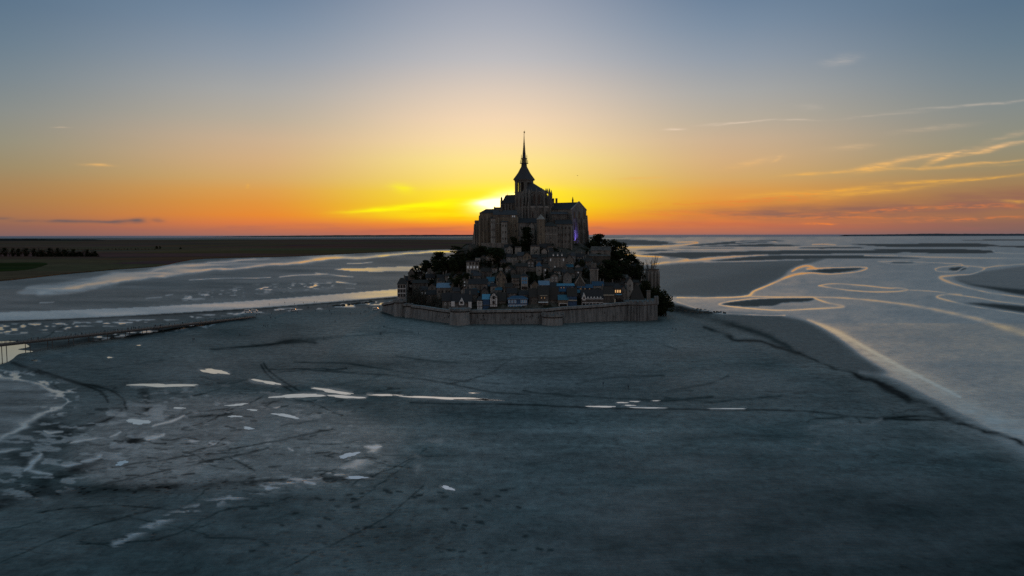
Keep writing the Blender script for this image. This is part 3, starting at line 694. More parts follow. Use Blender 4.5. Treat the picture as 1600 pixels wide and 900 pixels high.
def sand_material():
    mt, q, out = mat('wet_sand')
    gp = q.n('ShaderNodeNewGeometry').outputs['Position']
    at_ = q.n('ShaderNodeAttribute', attribute_name='flat')
    sp = q.n('ShaderNodeSeparateColor'); q.l(at_.outputs['Color'], sp.inputs[0])
    gl, tn, hu, tr = sp.outputs[0], sp.outputs[1], sp.outputs[2], at_.outputs['Alpha']
    far = q.vmath('LENGTH', gp)
    near = q.mapr(far, 250.0, 900.0, 1.0, 0.0)
    big = q.noise(gp, 0.012, 5, 0.6); mid = q.noise(q.mapping(gp, rot=(0, 0, .5), sc=(1, 3.2, 1)), 0.07, 5, 0.65)
    fine = q.noise(q.mapping(gp, sc=(1, .8, 1)), 0.30, 6, 0.78); grain = q.noise(gp, 4.0, 2, 0.7)
    rip = q.n('ShaderNodeTexNoise'); q.l(q.mapping(gp, rot=(0, 0, R(12)), sc=(.22, 1.3, 1)), rip.inputs['Vector']); rip.inputs['Scale'].default_value = .9; rip.inputs['Detail'].default_value = 3
    rip = rip.outputs[0]
    vo = q.n('ShaderNodeTexVoronoi', feature='F1'); q.l(gp, vo.inputs['Vector']); vo.inputs['Scale'].default_value = .5; vo.inputs['Randomness'].default_value = 1.0
    vr = q.n('ShaderNodeSeparateColor'); q.l(vo.outputs['Color'], vr.inputs[0])
    foot = q.math('MULTIPLY', q.mapr(vo.outputs['Distance'], .20, .42, 1.0, 0.0), q.mapr(vr.outputs[0], .35, .5))
    foot = q.math('MULTIPLY', q.math('MULTIPLY', foot, tr), q.mapr(far, 350.0, 500.0, 1.0, 0.0))
    col = q.mix(hu, (.122, .182, .182), (.232, .212, .190))
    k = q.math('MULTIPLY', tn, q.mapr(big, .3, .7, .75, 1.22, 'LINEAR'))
    k = q.math('MULTIPLY', k, q.mapr(mid, .3, .7, .68, 1.3, 'LINEAR'))
    k = q.math('MULTIPLY', k, q.mapr(fine, .3, .7, .50, 1.5, 'LINEAR'))
    k = q.math('MULTIPLY', k, q.math('SUBTRACT', 1.0, q.math('MULTIPLY', foot, .9)))
    rn = q.noise(q.mapping(gp, rot=(0, 0, R(-15)), sc=(.55, 1, 1)), .045, 5, .62, .6)
    rill = q.math('MULTIPLY', q.mapr(q.math('ABSOLUTE', q.math('SUBTRACT', rn, .5)), .002, .016, 1.0, 0.0), q.mapr(big, .46, .60))
    rn2 = q.noise(q.mapping(gp, rot=(0, 0, R(20)), sc=(.4, 1, 1)), .16, 4, .6, .4)
    rill2 = q.math('MULTIPLY', q.mapr(q.math('ABSOLUTE', q.math('SUBTRACT', rn2, .5)), .004, .03, 1.0, 0.0), q.mapr(mid, .50, .62))
    dry = q.mapr(gl, .15, .4, 1.0, 0.0)
    k = q.math('MULTIPLY', k, q.math('SUBTRACT', 1.0, q.math('MULTIPLY', dry, q.math('ADD', q.math('MULTIPLY', rill, .42), q.math('MULTIPLY', rill2, .28)))))
    sp_ = q.noise(q.mapping(gp, sc=(1, .5, 1)), .55, 3, .7)
    k = q.math('MULTIPLY', k, q.math('SUBTRACT', 1.0, q.math('MULTIPLY', q.mapr(sp_, .60, .68), .45)))
    kv = q.n('ShaderNodeCombineXYZ')
    for i in range(3): q.l(k, kv.inputs[i])
    col = q.mix(1.0, col, kv.outputs[0], 'MULTIPLY')
    h = q.math('ADD', q.math('MULTIPLY', fine, .5), q.math('ADD', q.math('MULTIPLY', rip, .8), q.math('MULTIPLY', grain, .12)))
    h = q.math('SUBTRACT', h, q.math('MULTIPLY', foot, .8))
    bp = q.n('ShaderNodeBump'); bp.inputs['Distance'].default_value = .12
    wet2 = q.mapr(gl, .55, .95, 1.0, .12)
    q.l(q.math('MULTIPLY', q.math('ADD', q.math('MULTIPLY', near, .8), .10), wet2), bp.inputs['Strength']); q.l(h, bp.inputs['Height'])
    d = q.n('ShaderNodeBsdfDiffuse'); q.l(col, d.inputs[0]); q.l(bp.outputs[0], d.inputs['Normal'])
    gs = q.n('ShaderNodeBsdfGlossy'); gs.inputs[0].default_value = (.98, .95, .90, 1); q.l(bp.outputs[0], gs.inputs['Normal'])
    q.l(q.math('ADD', q.mapr(gl, .45, .93, .42, .045, 'LINEAR'), q.math('MULTIPLY', q.mapr(far, 350.0, 650.0), q.math('ADD', q.math('MULTIPLY', tr, .30), .03))), gs.inputs['Roughness'])
    lw = q.n('ShaderNodeLayerWeight'); lw.inputs[0].default_value = .5
    fr = q.mapr(lw.outputs['Facing'], .3, .85, .5, 1.0, 'LINEAR')
    f = q.math('MULTIPLY', q.math('MULTIPLY', gl, fr), q.mapr(q.math('ADD', q.math('MULTIPLY', fine, .6), q.math('MULTIPLY', rip, .4)), .35, .65, .72, 1.18, 'LINEAR'), clamp=True)
    ms = q.n('ShaderNodeMixShader'); q.l(f, ms.inputs[0]); q.l(d.outputs[0], ms.inputs[1]); q.l(gs.outputs[0], ms.inputs[2])
    q.l(ms.outputs[0], out.inputs[0])
    return mt
M_SAND = sand_material()

def np_grid(name, X, Y, Z, mt, attr=None, smooth=True):
    h, w = X.shape
    me = bpy.data.meshes.new(name)
    co = np.stack([X, Y, Z], -1).reshape(-1, 3)
    idx = np.arange(h * w).reshape(h, w)
    q = np.stack([idx[:-1, :-1], idx[:-1, 1:], idx[1:, 1:], idx[1:, :-1]], -1).reshape(-1, 4)
    me.vertices.add(len(co)); me.vertices.foreach_set('co', co.astype(np.float32).ravel())
    me.loops.add(q.size); me.loops.foreach_set('vertex_index', q.astype(np.int32).ravel())
    me.polygons.add(len(q)); me.polygons.foreach_set('loop_start', np.arange(0, q.size, 4, dtype=np.int32))
    if smooth: me.polygons.foreach_set('use_smooth', np.ones(len(q), bool))
    me.update(calc_edges=True); me.validate()
    me.materials.append(mt)
    if attr is not None:
        a = me.color_attributes.new('flat', 'FLOAT_COLOR', 'POINT')
        a.data.foreach_set('color', attr.astype(np.float32).ravel())
    o = bpy.data.objects.new(name, me); COL.objects.link(o)
    return o

# the sand as one fan-shaped sheet, finer towards the camera's side of the mount
rows = np.concatenate([[0.9, 1.3, 1.8, 2.4], np.arange(3.0, 40, .8), np.arange(40, 150, .9), np.arange(150, 540, 1.25), np.arange(540, 1500, 20.), [2500, 6000]])
cols = np.concatenate([np.arange(-900, -40, 40), np.arange(-40, 1640, 1.6), np.arange(1640, 2600, 40)])
dxn, dyn = (cols - CX) / F, rows / F                       # tangent of bearing and of depression
Yg = (CAMH / dyn)[:, None] * np.ones_like(cols)[None, :]
Xg = Yg * dxn[None, :]
# photo pixel of each vertex, to read the map
def project(X, Y, Z):
    V = np.stack([X, Y, Z - CAMH], -1)
    a = V @ np.array(rt); b = V @ np.array(up); c_ = V @ np.array(fw)
    return CX + F * a / c_, CY - F * b / c_
PX, PY = project(Xg.ravel(), Yg.ravel(), np.zeros(Xg.size))
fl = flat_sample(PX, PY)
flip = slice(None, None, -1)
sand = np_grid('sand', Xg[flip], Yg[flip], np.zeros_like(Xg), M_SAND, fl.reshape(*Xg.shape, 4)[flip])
tag(sand, kind='structure')
# what lies beside and behind the camera
base = MB(); base.face([(-80000, -80000, -.5), (80000, -80000, -.5), (80000, 90000, -.5), (-80000, 90000, -.5)])
mtb = stone('far_sand', (.10, .105, .11), (.14, .135, .13), 0, .01, bump=0)
tag(base.build('ground', mtb), kind='structure')
# ------------------------------------------------------------------ the rocky hill
HX, HY = 13.0, 660.0
def hill_h(x, y):
    dx, dy = x - HX, y - HY
    rho = math.hypot(dx, dy)
    if rho < 1.0: return 56.0
    c_, s_ = dx / rho, dy / rho
    ri = 1.0 / math.sqrt((c_ / 55.0) ** 2 + (s_ / 47.0) ** 2)
    ax = 122.0 if dx > 0 else 108.0
    ro = 1.0 / math.sqrt((c_ / ax) ** 2 + (s_ / 126.0) ** 2)
    t = (rho - ri) / (ro - ri)
    if t <= 0: return 56.0
    if t >= 1: return max(-3.0, 5.0 - (t - 1) * 60.0)
    return 5.0 + 51.0 * (1 - t) ** (0.95 - 0.36 * max(0.0, c_))

def on_hill(px, py, Y0=512.0, Y1=720.0):
    """first point of the hill seen at a photo pixel"""
    d = ray(px, py); Y = Y0
    while Y < Y1:
        t = Y / d.y; z = CAMH + d.z * t
        if z <= hill_h(d.x * t, Y): return Vector((d.x * t, Y, z))
        Y += 0.25
    return at(px, py, 640.0)

gx = np.linspace(HX - 150, HX + 150, 151); gy = np.linspace(HY - 140, HY + 150, 146)
hx, hy = np.meshgrid(gx, gy)
hz_ = np.vectorize(hill_h)(hx, hy)
rr = np.random.default_rng(3)
rough = rr.random(hx.shape) - .5
rough = rough + .7 * (np.roll(rough, 1, 0) + np.roll(rough, 1, 1))
hz_ = hz_ - 0.5 + rough * np.where(hz_ > 0, .8, 0)
def hill_material():
    mt, q, out = mat('hill_rock')
    gp = q.n('ShaderNodeNewGeometry').outputs['Position']
    n1 = q.noise(gp, .09, 5, .65); n2 = q.noise(gp, .6, 4, .7)
    col = q.mix(q.mapr(n1, .42, .58), (.034, .036, .022), (.15, .14, .12))
    col = q.mix(q.mapr(n2, .3, .7, 0, .6), col, (.02, .021, .016))
    b = q.n('ShaderNodeBsdfDiffuse'); q.l(col, b.inputs[0])
    bp = q.n('ShaderNodeBump'); bp.inputs['Strength'].default_value = 1; bp.inputs['Distance'].default_value = .8
    q.l(n2, bp.inputs['Height']); q.l(bp.outputs[0], b.inputs['Normal'])
    q.l(b.outputs[0], out.inputs[0]); MATS['hill_rock'] = mt
    return mt
hill = np_grid('hill', hx, hy, hz_, hill_material(), smooth=False)
tag(hill, kind='structure')

# ------------------------------------------------------------------ marsh, sea, far shores
def sheet(name, pts, z, mt, drop=None, wob=0.0, seed=1):
    rg = random.Random(seed); b = MB()
    p = spline(pts, True, 8) if wob else np.array(pts, float)
    P = [ground_at(x + rg.uniform(-wob, wob), max(369.3, y + rg.uniform(-wob, wob) * .15), z) for x, y in p]
    b.face(P)
    if drop:
        for i in range(len(P)):
            a, c_ = P[i], P[(i + 1) % len(P)]
            b.face([a, c_, (c_[0], c_[1], drop), (a[0], a[1], drop)])
    o = b.build(name, mt); tag(o, kind='structure')
    return o

def field_material(name, c0, c1, sc):
    mt, q, out = mat(name)
    gp = q.n('ShaderNodeNewGeometry').outputs['Position']
    n1 = q.noise(q.mapping(gp, rot=(0, 0, .3), sc=(.35, 1, 1)), sc, 5, .6); n2 = q.noise(gp, sc * 9, 4, .7)
    vo = q.n('ShaderNodeTexVoronoi'); q.l(q.mapping(gp, rot=(0, 0, .4), sc=(.35, 1, 1)), vo.inputs['Vector']); vo.inputs['Scale'].default_value = sc * .8
    col = q.mix(q.mapr(n1, .35, .65), c0, c1)
    col = q.mix(.5, col, q.mix(.75, (1, 1, 1), vo.outputs['Color']), 'MULTIPLY')
    col = q.mix(q.mapr(n2, .3, .7, 0, .5), col, [v * .4 for v in c0])
    d = q.n('ShaderNodeBsdfDiffuse'); q.l(col, d.inputs[0]); q.l(d.outputs[0], out.inputs[0])
    return mt
M_MARSH = field_material('marsh_grass', (.15, .105, .075), (.21, .145, .095), .004)
M_GREEN = field_material('green_field', (.04, .065, .022), (.055, .075, .028), .01)

def water_material(name, k, rough=.12, tint=(.9, .92, .95), body=(.02, .03, .035), wave=.05, wsc=.02):
    mt, q, out = mat(name)
    gp = q.n('ShaderNodeNewGeometry').outputs['Position']
    n1 = q.noise(q.mapping(gp, sc=(.4, 1, 1)), wsc, 5, .6)
    bp = q.n('ShaderNodeBump'); bp.inputs['Strength'].default_value = wave; q.l(n1, bp.inputs['Height']); bp.inputs['Distance'].default_value = 1
    d = q.n('ShaderNodeBsdfDiffuse'); d.inputs[0].default_value = (*body, 1)
    gs = q.n('ShaderNodeBsdfGlossy'); gs.inputs[0].default_value = (*tint, 1); gs.inputs['Roughness'].default_value = rough; q.l(bp.outputs[0], gs.inputs['Normal'])
    ms = q.n('ShaderNodeMixShader'); q.l(q.mapr(n1, .3, .7, k * .85, k, 'LINEAR'), ms.inputs[0])
    q.l(d.outputs[0], ms.inputs[1]); q.l(gs.outputs[0], ms.inputs[2]); q.l(ms.outputs[0], out.inputs[0])
    return mt
M_SEA = water_material('sea_water', .42, .30, (.72, .78, .95), (.10, .11, .14), .3, .004)
M_POOL = water_material('pool_water', .96, .05, (1.0, .97, .90), (.05, .05, .05), .02, .8)

# marsh edge traced along the creek bank
MARSH = [(-300, 446), (-60, 440), (0, 437), (40, 433.5), (90, 428), (150, 422.5), (185, 419.5), (245, 415), (300, 405), (360, 402), (450, 400), (560, 395), (640, 391), (700, 388.5), (760, 387), (860, 384), (860, 376.5), (640, 374.2), (400, 374.0), (100, 374.5), (-300, 375)]
sheet('marsh', MARSH, 2.0, M_MARSH, -1.0, .8, 4)
sheet('field', [(-120, 415), (0, 411), (70, 410.5), (62, 417), (20, 423), (-120, 428)], 2.4, M_GREEN, None, 1.0, 5)
# sea: everything beyond the flats
sb = MB(); sb.face([(-70000, 19000, .6), (70000, 19000, .6), (70000, 85000, .6), (-70000, 85000, .6)])
tag(sb.build('sea', M_SEA), kind='structure')

def far_land(name, pts, Y, mt, thick=900.0):
    """low land on the horizon: a ridge line traced in the photo, with real depth"""
    b = MB(); rg = random.Random(len(pts))
    xs = np.linspace(pts[0][0], pts[-1][0], 90)
    ys = np.interp(xs, [p[0] for p in pts], [p[1] for p in pts])
    prev = None
    for x, y in zip(xs, ys):
        t = at(x, y + rg.uniform(-.22, .22), Y + thick / 2)
        cur = [(t.x, Y, 0.2), (t.x, Y + thick * .4, max(1, t.z * .92)), (t.x, Y + thick / 2, max(1.2, t.z)), (t.x, Y + thick, 0.2)]
        if prev:
            for k in range(3): b.face([prev[k], cur[k], cur[k + 1], prev[k + 1]])
        prev = cur
    o = b.build(name, mt); tag(o, kind='structure'); return o
M_FAR = field_material('far_land', (.16, .13, .14), (.20, .16, .16), .0005)
M_FOREST = field_material('far_wood', (.030, .036, .034), (.04, .045, .04), .01)
far_land('hills', [(300, 370.6), (420, 368.6), (520, 367.6), (600, 367.2), (700, 366.8), (800, 366.8), (900, 367.8)], 24000, M_FAR)
far_land('hills', [(1320, 367.0), (1400, 365.9), (1460, 364.9), (1500, 365.2), (1560, 365.4), (1700, 364.6)], 22000, MATS.get('lead'))
far_land('wood', [(-300, 373.6), (0, 373.4), (40, 373.2), (90, 373.6), (150, 374.0), (152, 378)], 9000, M_FOREST, 500)

# ------------------------------------------------------------------ pools lying on the sand
for k, (px, py, a, b_, ang) in enumerate(POOLS):
    rg = random.Random(k + 100); n = 28; pts = []
    ph = [rg.uniform(0, 6.28) for _ in range(5)]
    for i in range(n):
        t = 2 * math.pi * i / n
        r = 1 + .16 * math.sin(2 * t + ph[0]) + .15 * math.sin(3 * t + ph[1]) + .11 * math.sin(5 * t + ph[2]) + .08 * math.sin(9 * t + ph[3]) + rg.uniform(-.08, .08)
        ux, uy = a * r * math.copysign(abs(math.cos(t)) ** 1.15, math.cos(t)), b_ * r * math.sin(t)
        pts.append(ground_at(px + ux * math.cos(R(ang)) - uy * math.sin(R(ang)), py + ux * math.sin(R(ang)) + uy * math.cos(R(ang)), .012))
    pb = MB(); pb.face(pts)
    tag(pb.build('pool', M_POOL), kind='structure')
cb = MB()   # tidal creek under the walkway
cb.face([ground_at(x, y, .014) for x, y in spline([(-200, 540), (-40, 536), (20, 533), (46, 541), (28, 546), (52, 549), (30, 553), (18, 562), (2, 569), (-60, 585), (-200, 600)], True, 6)])
tag(cb.build('creek', M_POOL), kind='structure')

# ------------------------------------------------------------------ trees
def leaf_cloud(b, centre, rad, n, size, rg, mi=0, flat=1.0):
    for _ in range(n):
        while True:
            p = Vector((rg.uniform(-1, 1), rg.uniform(-1, 1), rg.uniform(-1, 1)))
            if .25 < p.length < 1: break
        p = Vector(centre) + Vector((p.x * rad[0], p.y * rad[1], p.z * rad[2]))
        d = Vector((rg.gauss(0, 1), rg.gauss(0, 1), rg.gauss(0, 1) * flat)).normalized()
        e = d.orthogonal().normalized(); f_ = d.cross(e)
        s = size * rg.uniform(.6, 1.3)
        b.face([p - e * s, p - f_ * s * .7, p + e * s, p + f_ * s * .7], mi)

def make_tree(kind, seed):
    """unit-ish tree, 10 m tall; returns trunk mesh, crown mesh"""
    rg = random.Random(seed); T, Cn = MB(), MB()
    if kind == 'broad':
        T.tube((0, 0, -2), (0.1, 0, 3.2), .38, .26, 7)
        for k in range(9):
            a = rg.uniform(0, 6.28); z0 = rg.uniform(1.5, 3.2); L = rg.uniform(2.0, 3.4)
            T.tube((0, 0, z0), (L * math.cos(a), L * math.sin(a), z0 + rg.uniform(1.5, 4)), .16, .05, 5)
        for k in range(24):
            a = rg.uniform(0, 6.28); r = rg.uniform(.4, 3.0); z = rg.uniform(.9, 8.6)
            r *= 1 - abs(z - 4.4) / 7
            leaf_cloud(Cn, (r * math.cos(a), r * math.sin(a), z), (1.5, 1.5, 1.25), 60, .34, rg)
    elif kind == 'round':
        T.tube((0, 0, -2), (0, 0, 3), .4, .3, 7)
        for k in range(6):
            a = k * 1.05; T.tube((0, 0, 2.2), (2.2 * math.cos(a), 2.2 * math.sin(a), 6), .17, .05, 5)
        for k in range(20):
            d = Vector((rg.gauss(0, 1), rg.gauss(0, 1), rg.gauss(0, 1))).normalized()
            leaf_cloud(Cn, (d.x * 2.7, d.y * 2.7, 4.9 + d.z * 3.9), (1.25, 1.25, 1.1), 52, .34, rg)
        leaf_cloud(Cn, (0, 0, 5.4), (2.6, 2.6, 3.0), 160, .42, rg)
    elif kind == 'pine':            # tall bare stem, flat shelves of needles
        T.tube((0, 0, -2), (.3, 0, 9), .3, .12, 7)
        for z, L, n in ((4.2, 2.0, 3), (5.6, 3.0, 5), (7.2, 3.2, 5), (8.6, 2.4, 5), (9.5, 1.3, 3)):
            for k in range(n):
                a = 6.28 * k / n + rg.uniform(-.4, .4); l = L * rg.uniform(.6, 1.1)
                e = (l * math.cos(a), l * math.sin(a), z + rg.uniform(-.1, .5))
                T.tube((.03 * z, 0, z - .4), e, .1, .04, 5)
                leaf_cloud(Cn, (e[0] * .8, e[1] * .8, e[2] + .15), (1.1, 1.1, .35), 46, .26, rg)
    elif kind == 'cypress':
        T.tube((0, 0, -2), (0, 0, 8), .28, .08, 6)
        for k in range(12):
            z = .8 + k * .76; r = 1.25 * (1 - (k / 12.5) ** 1.7) + .1
            leaf_cloud(Cn, (rg.uniform(-.15, .15), rg.uniform(-.15, .15), z), (r, r, .7), 48, .26, rg)
    elif kind == 'bare':
        T.tube((0, 0, -2), (0, 0, 3.2), .3, .2, 6)
        for k in range(16):
            a = rg.uniform(0, 6.28); L = rg.uniform(1.2, 3.2); z0 = rg.uniform(2, 3.4); z1 = z0 + rg.uniform(2.5, 6)
            e = Vector((L * math.cos(a), L * math.sin(a), z1)); T.tube((0, 0, z0), e, .11, .04, 4)
            for q_ in range(9):
                f_ = e + Vector((rg.uniform(-1.2, 1.2), rg.uniform(-1.2, 1.2), rg.uniform(-.3, 1.5)))
                Cn.tube(e - (e - Vector((0, 0, z0))) * rg.uniform(0, .5), f_, .05, .02, 3)
    elif kind == 'bush':
        T.tube((0, 0, -2), (0, 0, 2), .3, .1, 6)
        for k in range(14):
            a = rg.uniform(0, 6.28); r = rg.uniform(.3, 3.4)
            leaf_cloud(Cn, (r * math.cos(a), r * math.sin(a) * .8, rg.uniform(.6, 4.6) * (1 - r / 6)), (1.6, 1.4, 1.3), 56, .36, rg)
    elif kind == 'scrub':           # leafless grey thicket
        T.tube((0, 0, -2), (0, 0, 1.2), .2, .1, 5)
        for k in range(70):
            a = rg.uniform(0, 6.28); r = rg.uniform(0, 3.0); p = Vector((r * math.cos(a), r * math.sin(a), -.5))
            Cn.tube(p, p + Vector((rg.uniform(-1, 1), rg.uniform(-1, 1), rg.uniform(2.0, 5.5))), .07, .02, 3)
        leaf_cloud(Cn, (0, 0, 2.2), (3.2, 2.6, 2.0), 220, .22, rg)
    return T.mesh('trunk', MATS['twig' if kind in ('scrub',) else 'bark']), Cn.mesh('crown', MATS[{'bare': 'twig', 'scrub': 'leaf_grey', 'round': 'leaf_mid'}.get(kind, 'leaf_dark')])

TREES = {k: [make_tree(k, s) for s in (1, 2, 3)] for k in ('broad', 'round', 'bush', 'scrub')}
TREES.update({k: [make_tree(k, s) for s in (4, 5)] for k in ('pine', 'cypress', 'bare')})
KW = {'broad': 6.6, 'round': 7.4, 'pine': 6.4, 'cypress': 2.7, 'bare': 6, 'bush': 8.4, 'scrub': 7}
KH = {'broad': 9.6, 'round': 9.9, 'pine': 10, 'cypress': 10.2, 'bare': 9.5, 'bush': 5.4, 'scrub': 5.2}
TN = {'broad': ('broadleaf_tree', 'tree'), 'round': ('round_tree', 'tree'), 'pine': ('pine_tree', 'tree'), 'cypress': ('conifer_tree', 'tree'),
      'bare': ('bare_tree', 'tree'), 'bush': ('bush', 'bush'), 'scrub': ('thicket', 'bush')}
tcount = [0]
MARKS = [('the parish church', 783, 434), ('the three storey mansion', 870, 408), ('the blue windowed house', 819, 440), ('the turquoise house', 766, 437), ('the slim stone tower', 928, 430), ('the long white hotel', 925, 464),
         ('the blue fronted shop', 809, 472), ('the manor with three arches', 738, 416), ('the guardhouse', 996, 460), ('the pale blue roof', 694, 450), ('the long terrace wall', 822, 403), ('the lit shop', 965, 456), ('the arched hall', 906, 438),
         ('the long stone house', 747, 446), ('the blue pyramid roof', 842, 416), ('the corner hotel', 627, 450), ('the square tower', 1021, 436), ('the corner bastion', 1005, 486), ('the tall half timbered gable', 771, 470), ('the teal roofed shop', 880, 472)]
USED = set()
def mark_label(base, px, py):
    for far in range(4):
        for nm, mx, my in sorted(MARKS, key=lambda q: math.hypot(q[1] - px, (q[2] - py) * 1.3))[:6]:
            dx, dy = px - mx, py - my
            rel = ('just right of' if dx > 0 else 'just left of') if abs(dx) > abs(dy) * 1.2 else ('just below' if dy > 0 else 'just above')
            if far == 1: rel = ('above and ' if dy < 0 else 'below and ') + ('right of' if dx > 0 else 'left of')
            if far > 1: rel = 'a little ' + ('farther ' if far == 3 else '') + ('right of' if dx > 0 else 'left of')
            lb = base + ' ' + rel + ' ' + nm
            if lb not in USED: USED.add(lb); return lb
    return base
def tree(kind, px, base, top, w, label, group=None, Y=None, sink=0.0):
    p = at(px, base, Y) if Y else on_hill(px, base)
    s = p.y / F
    if Y and Y < 1000:
        gz_ = max(hill_h(p.x, p.y), -.2)
        if p.z > gz_: base += (p.z - gz_) / s; p.z = gz_
    hz1 = (base - top) * s / KH[kind]; wd = w * s / KW[kind]
    nm, cat = TN[kind]
    e = empty(nm, (p.x, p.y + wd * KW[kind] * .3, p.z - sink), random.uniform(0, 6.28))
    tag(e, label, cat, group)
    tm, cm = TREES[kind][tcount[0] % len(TREES[kind])]; tcount[0] += 1
    link_mesh('trunk', tm, e, sc=(wd, wd, hz1)); link_mesh('crown', cm, e, sc=(wd, wd, hz1))
    return e

GR = 'dark trees crowding the right flank of the mount'
GL = 'dark trees on the left shoulder of the mount'
GU = 'dark trees under the abbey walls'
GE = 'trees massed at the right end of the ramparts'
LR = 'dark broadleaf tree in the mass on the right flank of the mount'
tree('broad', 684, 421, 393, 34, 'broad dark tree on the left shoulder beside the tall pine')
tree('pine', 712, 421, 385, 26, 'tall pine with flat shelves of needles left of the abbey, water shining behind its stem')
for px, b_, t_, w in ((700, 428, 398, 38), (674, 428, 402, 34), (716, 428, 400, 36), (656, 432, 410, 28), (690, 430, 404, 36), (730, 416, 392, 26)):
    tree('round', px, b_, t_, w, mark_label('dark tree of the left shoulder mass', px, (b_ + t_) / 2), GL)
tree('round', 926, 398, 373, 28, 'dark tree filling the gap between the gabled hall and the topmost tree', Y=634)
tree('broad', 664, 424, 406, 20, 'low dark tree at the far left of the shoulder trees', GL)
for px, b_, t_, w in ((725, 420, 396, 20), (733, 408, 388, 18), (742, 404, 384, 20), (698, 424, 408, 22), (728, 428, 404, 22)):
    tree('bush' if w < 21 else 'broad', px, b_, t_, w, mark_label('dark foliage under the abbey corner', px, (b_ + t_) / 2), GL)
for px, b_, t_, w in ((648, 436, 421, 26), (668, 438, 420, 30), (690, 438, 420, 28), (708, 440, 422, 26), (676, 446, 430, 22)):
    tree('bush', px, b_, t_, w, mark_label('dark bush of the hedge bank', px, (b_ + t_) / 2), 'dark bushes banked along the left shoulder')
for px, b_, t_, w in ((718, 456, 430, 24), (726, 448, 424, 22), (710, 452, 432, 20)):
    tree('round', px, b_, t_, w, mark_label('black round tree', px, (b_ + t_) / 2), 'black trees left of the long stone house')
tree('broad', 770, 424, 387, 46, 'largest dark tree below the left abbey lodging')
tree('broad', 752, 404, 384, 26, 'dark tree at the foot of the left abbey wall, beside the largest tree'); tree('bush', 786, 420, 402, 22, 'dark bush right of the largest tree below the abbey')
tree('broad', 802, 396, 370, 17, 'spiky dark tree standing before the abbey wall beside the little ruin')
tree('broad', 824, 394, 354, 28, 'tall dark tree against the middle of the abbey wall', Y=604); tree('bush', 812, 392, 374, 22, 'dark bush left of the tall tree against the abbey wall', Y=603)
for px, b_, t_, w in ((848, 394, 378, 24), (862, 396, 380, 24), (876, 400, 386, 20), (838, 398, 384, 16)):
    tree('bush', px, b_, t_, w, mark_label('dark shrub under the abbey', px, (b_ + t_) / 2), GU)
tree('broad', 936, 392, 365, 34, 'topmost dark tree right of the tall gabled abbey hall', Y=640)
for k, (px, b_, t_, w, lb) in enumerate(((954, 398, 370, 34, 'second tree from the abbey hall in the top row on the right skyline'), (968, 406, 378, 32, 'third tree of the top row stepping down the right skyline'), (979, 416, 387, 32, 'fourth tree of the top row stepping down the right skyline'),
        (988, 427, 398, 32, 'lowest tree of the skyline row above the right rampart houses'), (944, 414, 390, 30, 'dark tree just above the lodge with the long falling roof'), (960, 420, 392, 38, 'big dark tree in the middle of the right flank mass, below the skyline row'),
        (973, 432, 402, 38, 'big dark tree in the right flank mass behind the flat topped stone block'), (952, 434, 406, 36, 'dark tree in the right flank mass right of the slim stone tower'), (944, 447, 418, 32, 'lowest dark tree of the right flank mass, next to the slim stone tower'),
        (962, 448, 418, 38, 'dark tree low in the right flank mass above the slate houses'), (981, 440, 412, 30, 'dark tree rising behind the low roofed right cluster house'), (994, 424, 404, 22, 'small dark tree at the right tip of the flank mass'), (936, 437, 410, 24, 'dark tree directly behind the slim stone tower'))):
    tree('broad' if k % 2 else 'round', px, b_, t_, w, lb, GR)
for px, b_, t_, w in ((950, 424, 408, 30), (966, 440, 424, 32), (956, 446, 432, 30), (976, 424, 406, 30), (940, 426, 410, 22)):
    tree('bush', px, b_, t_, w, 'dark undergrowth filling the tree mass on the right flank', 'undergrowth in the tree mass on the right flank')
tree('cypress', 918, 414, 389, 15, 'dark columnar conifer below the right corner of the abbey', Y=606)
tree('round', 917, 436, 418, 16, 'small dark round tree left of the slim stone tower'); tree('round', 908, 424, 404, 14, 'small dark tree above the stone gable with the pale arch')
tree('round', 1001, 421, 404, 18, 'dark round tree on the skyline behind the right rampart houses', Y=596); tree('bare', 1019, 426, 404, 24, 'leafless grey tree on the skyline above the right square tower', Y=600)
for px, b_, t_, w in ((1012, 464, 438, 28), (1024, 472, 446, 32), (1035, 480, 452, 34), (1042, 481, 458, 26), (1010, 450, 432, 20), (1030, 466, 444, 28), (1020, 480, 456, 30), (1034, 484, 466, 26)):
    tree('round', px, b_, t_, w, mark_label('dark tree of the end clump', px, (b_ + t_) / 2), GE, Y=566 + (1044 - px) * .25)
for px, b_, t_, w in ((831, 446, 424, 10), (838, 447, 428, 9), (847, 446, 426, 9), (823, 440, 424, 10), (855, 438, 420, 10)):
    tree('cypress', px, b_, t_, w, mark_label('small dark conifer', px, (b_ + t_) / 2), 'small dark conifers in the gardens mid slope')
for px, b_, t_, w, lb in ((642, 478, 450, 24, 'leafless grey thicket right of the corner hotel'), (653, 474, 442, 28, 'tallest leafless grey thicket on the left slope'), (664, 477, 446, 24, 'leafless grey thicket below the long low stone house'), (676, 482, 456, 24, 'leafless grey thicket below the stone barn'),
        (636, 466, 446, 16, 'small grey thicket pressed against the corner hotel'), (688, 483, 464, 18, 'small grey thicket left of the dark slate house behind the wall'), (656, 484, 464, 22, 'low grey thicket just behind the left rampart wall')):
    tree('scrub', px, b_, t_, w, lb, 'leafless grey thickets behind the left rampart')
for px, b_, t_, w in ((796, 440, 424, 12), (870, 440, 424, 14), (866, 424, 412, 14), (812, 420, 404, 14), (905, 410, 398, 12), (928, 446, 436, 12), (792, 404, 394, 10)):
    tree('bush', px, b_, t_, w, mark_label('dark garden bush', px, (b_ + t_) / 2), 'dark garden bushes between the houses')
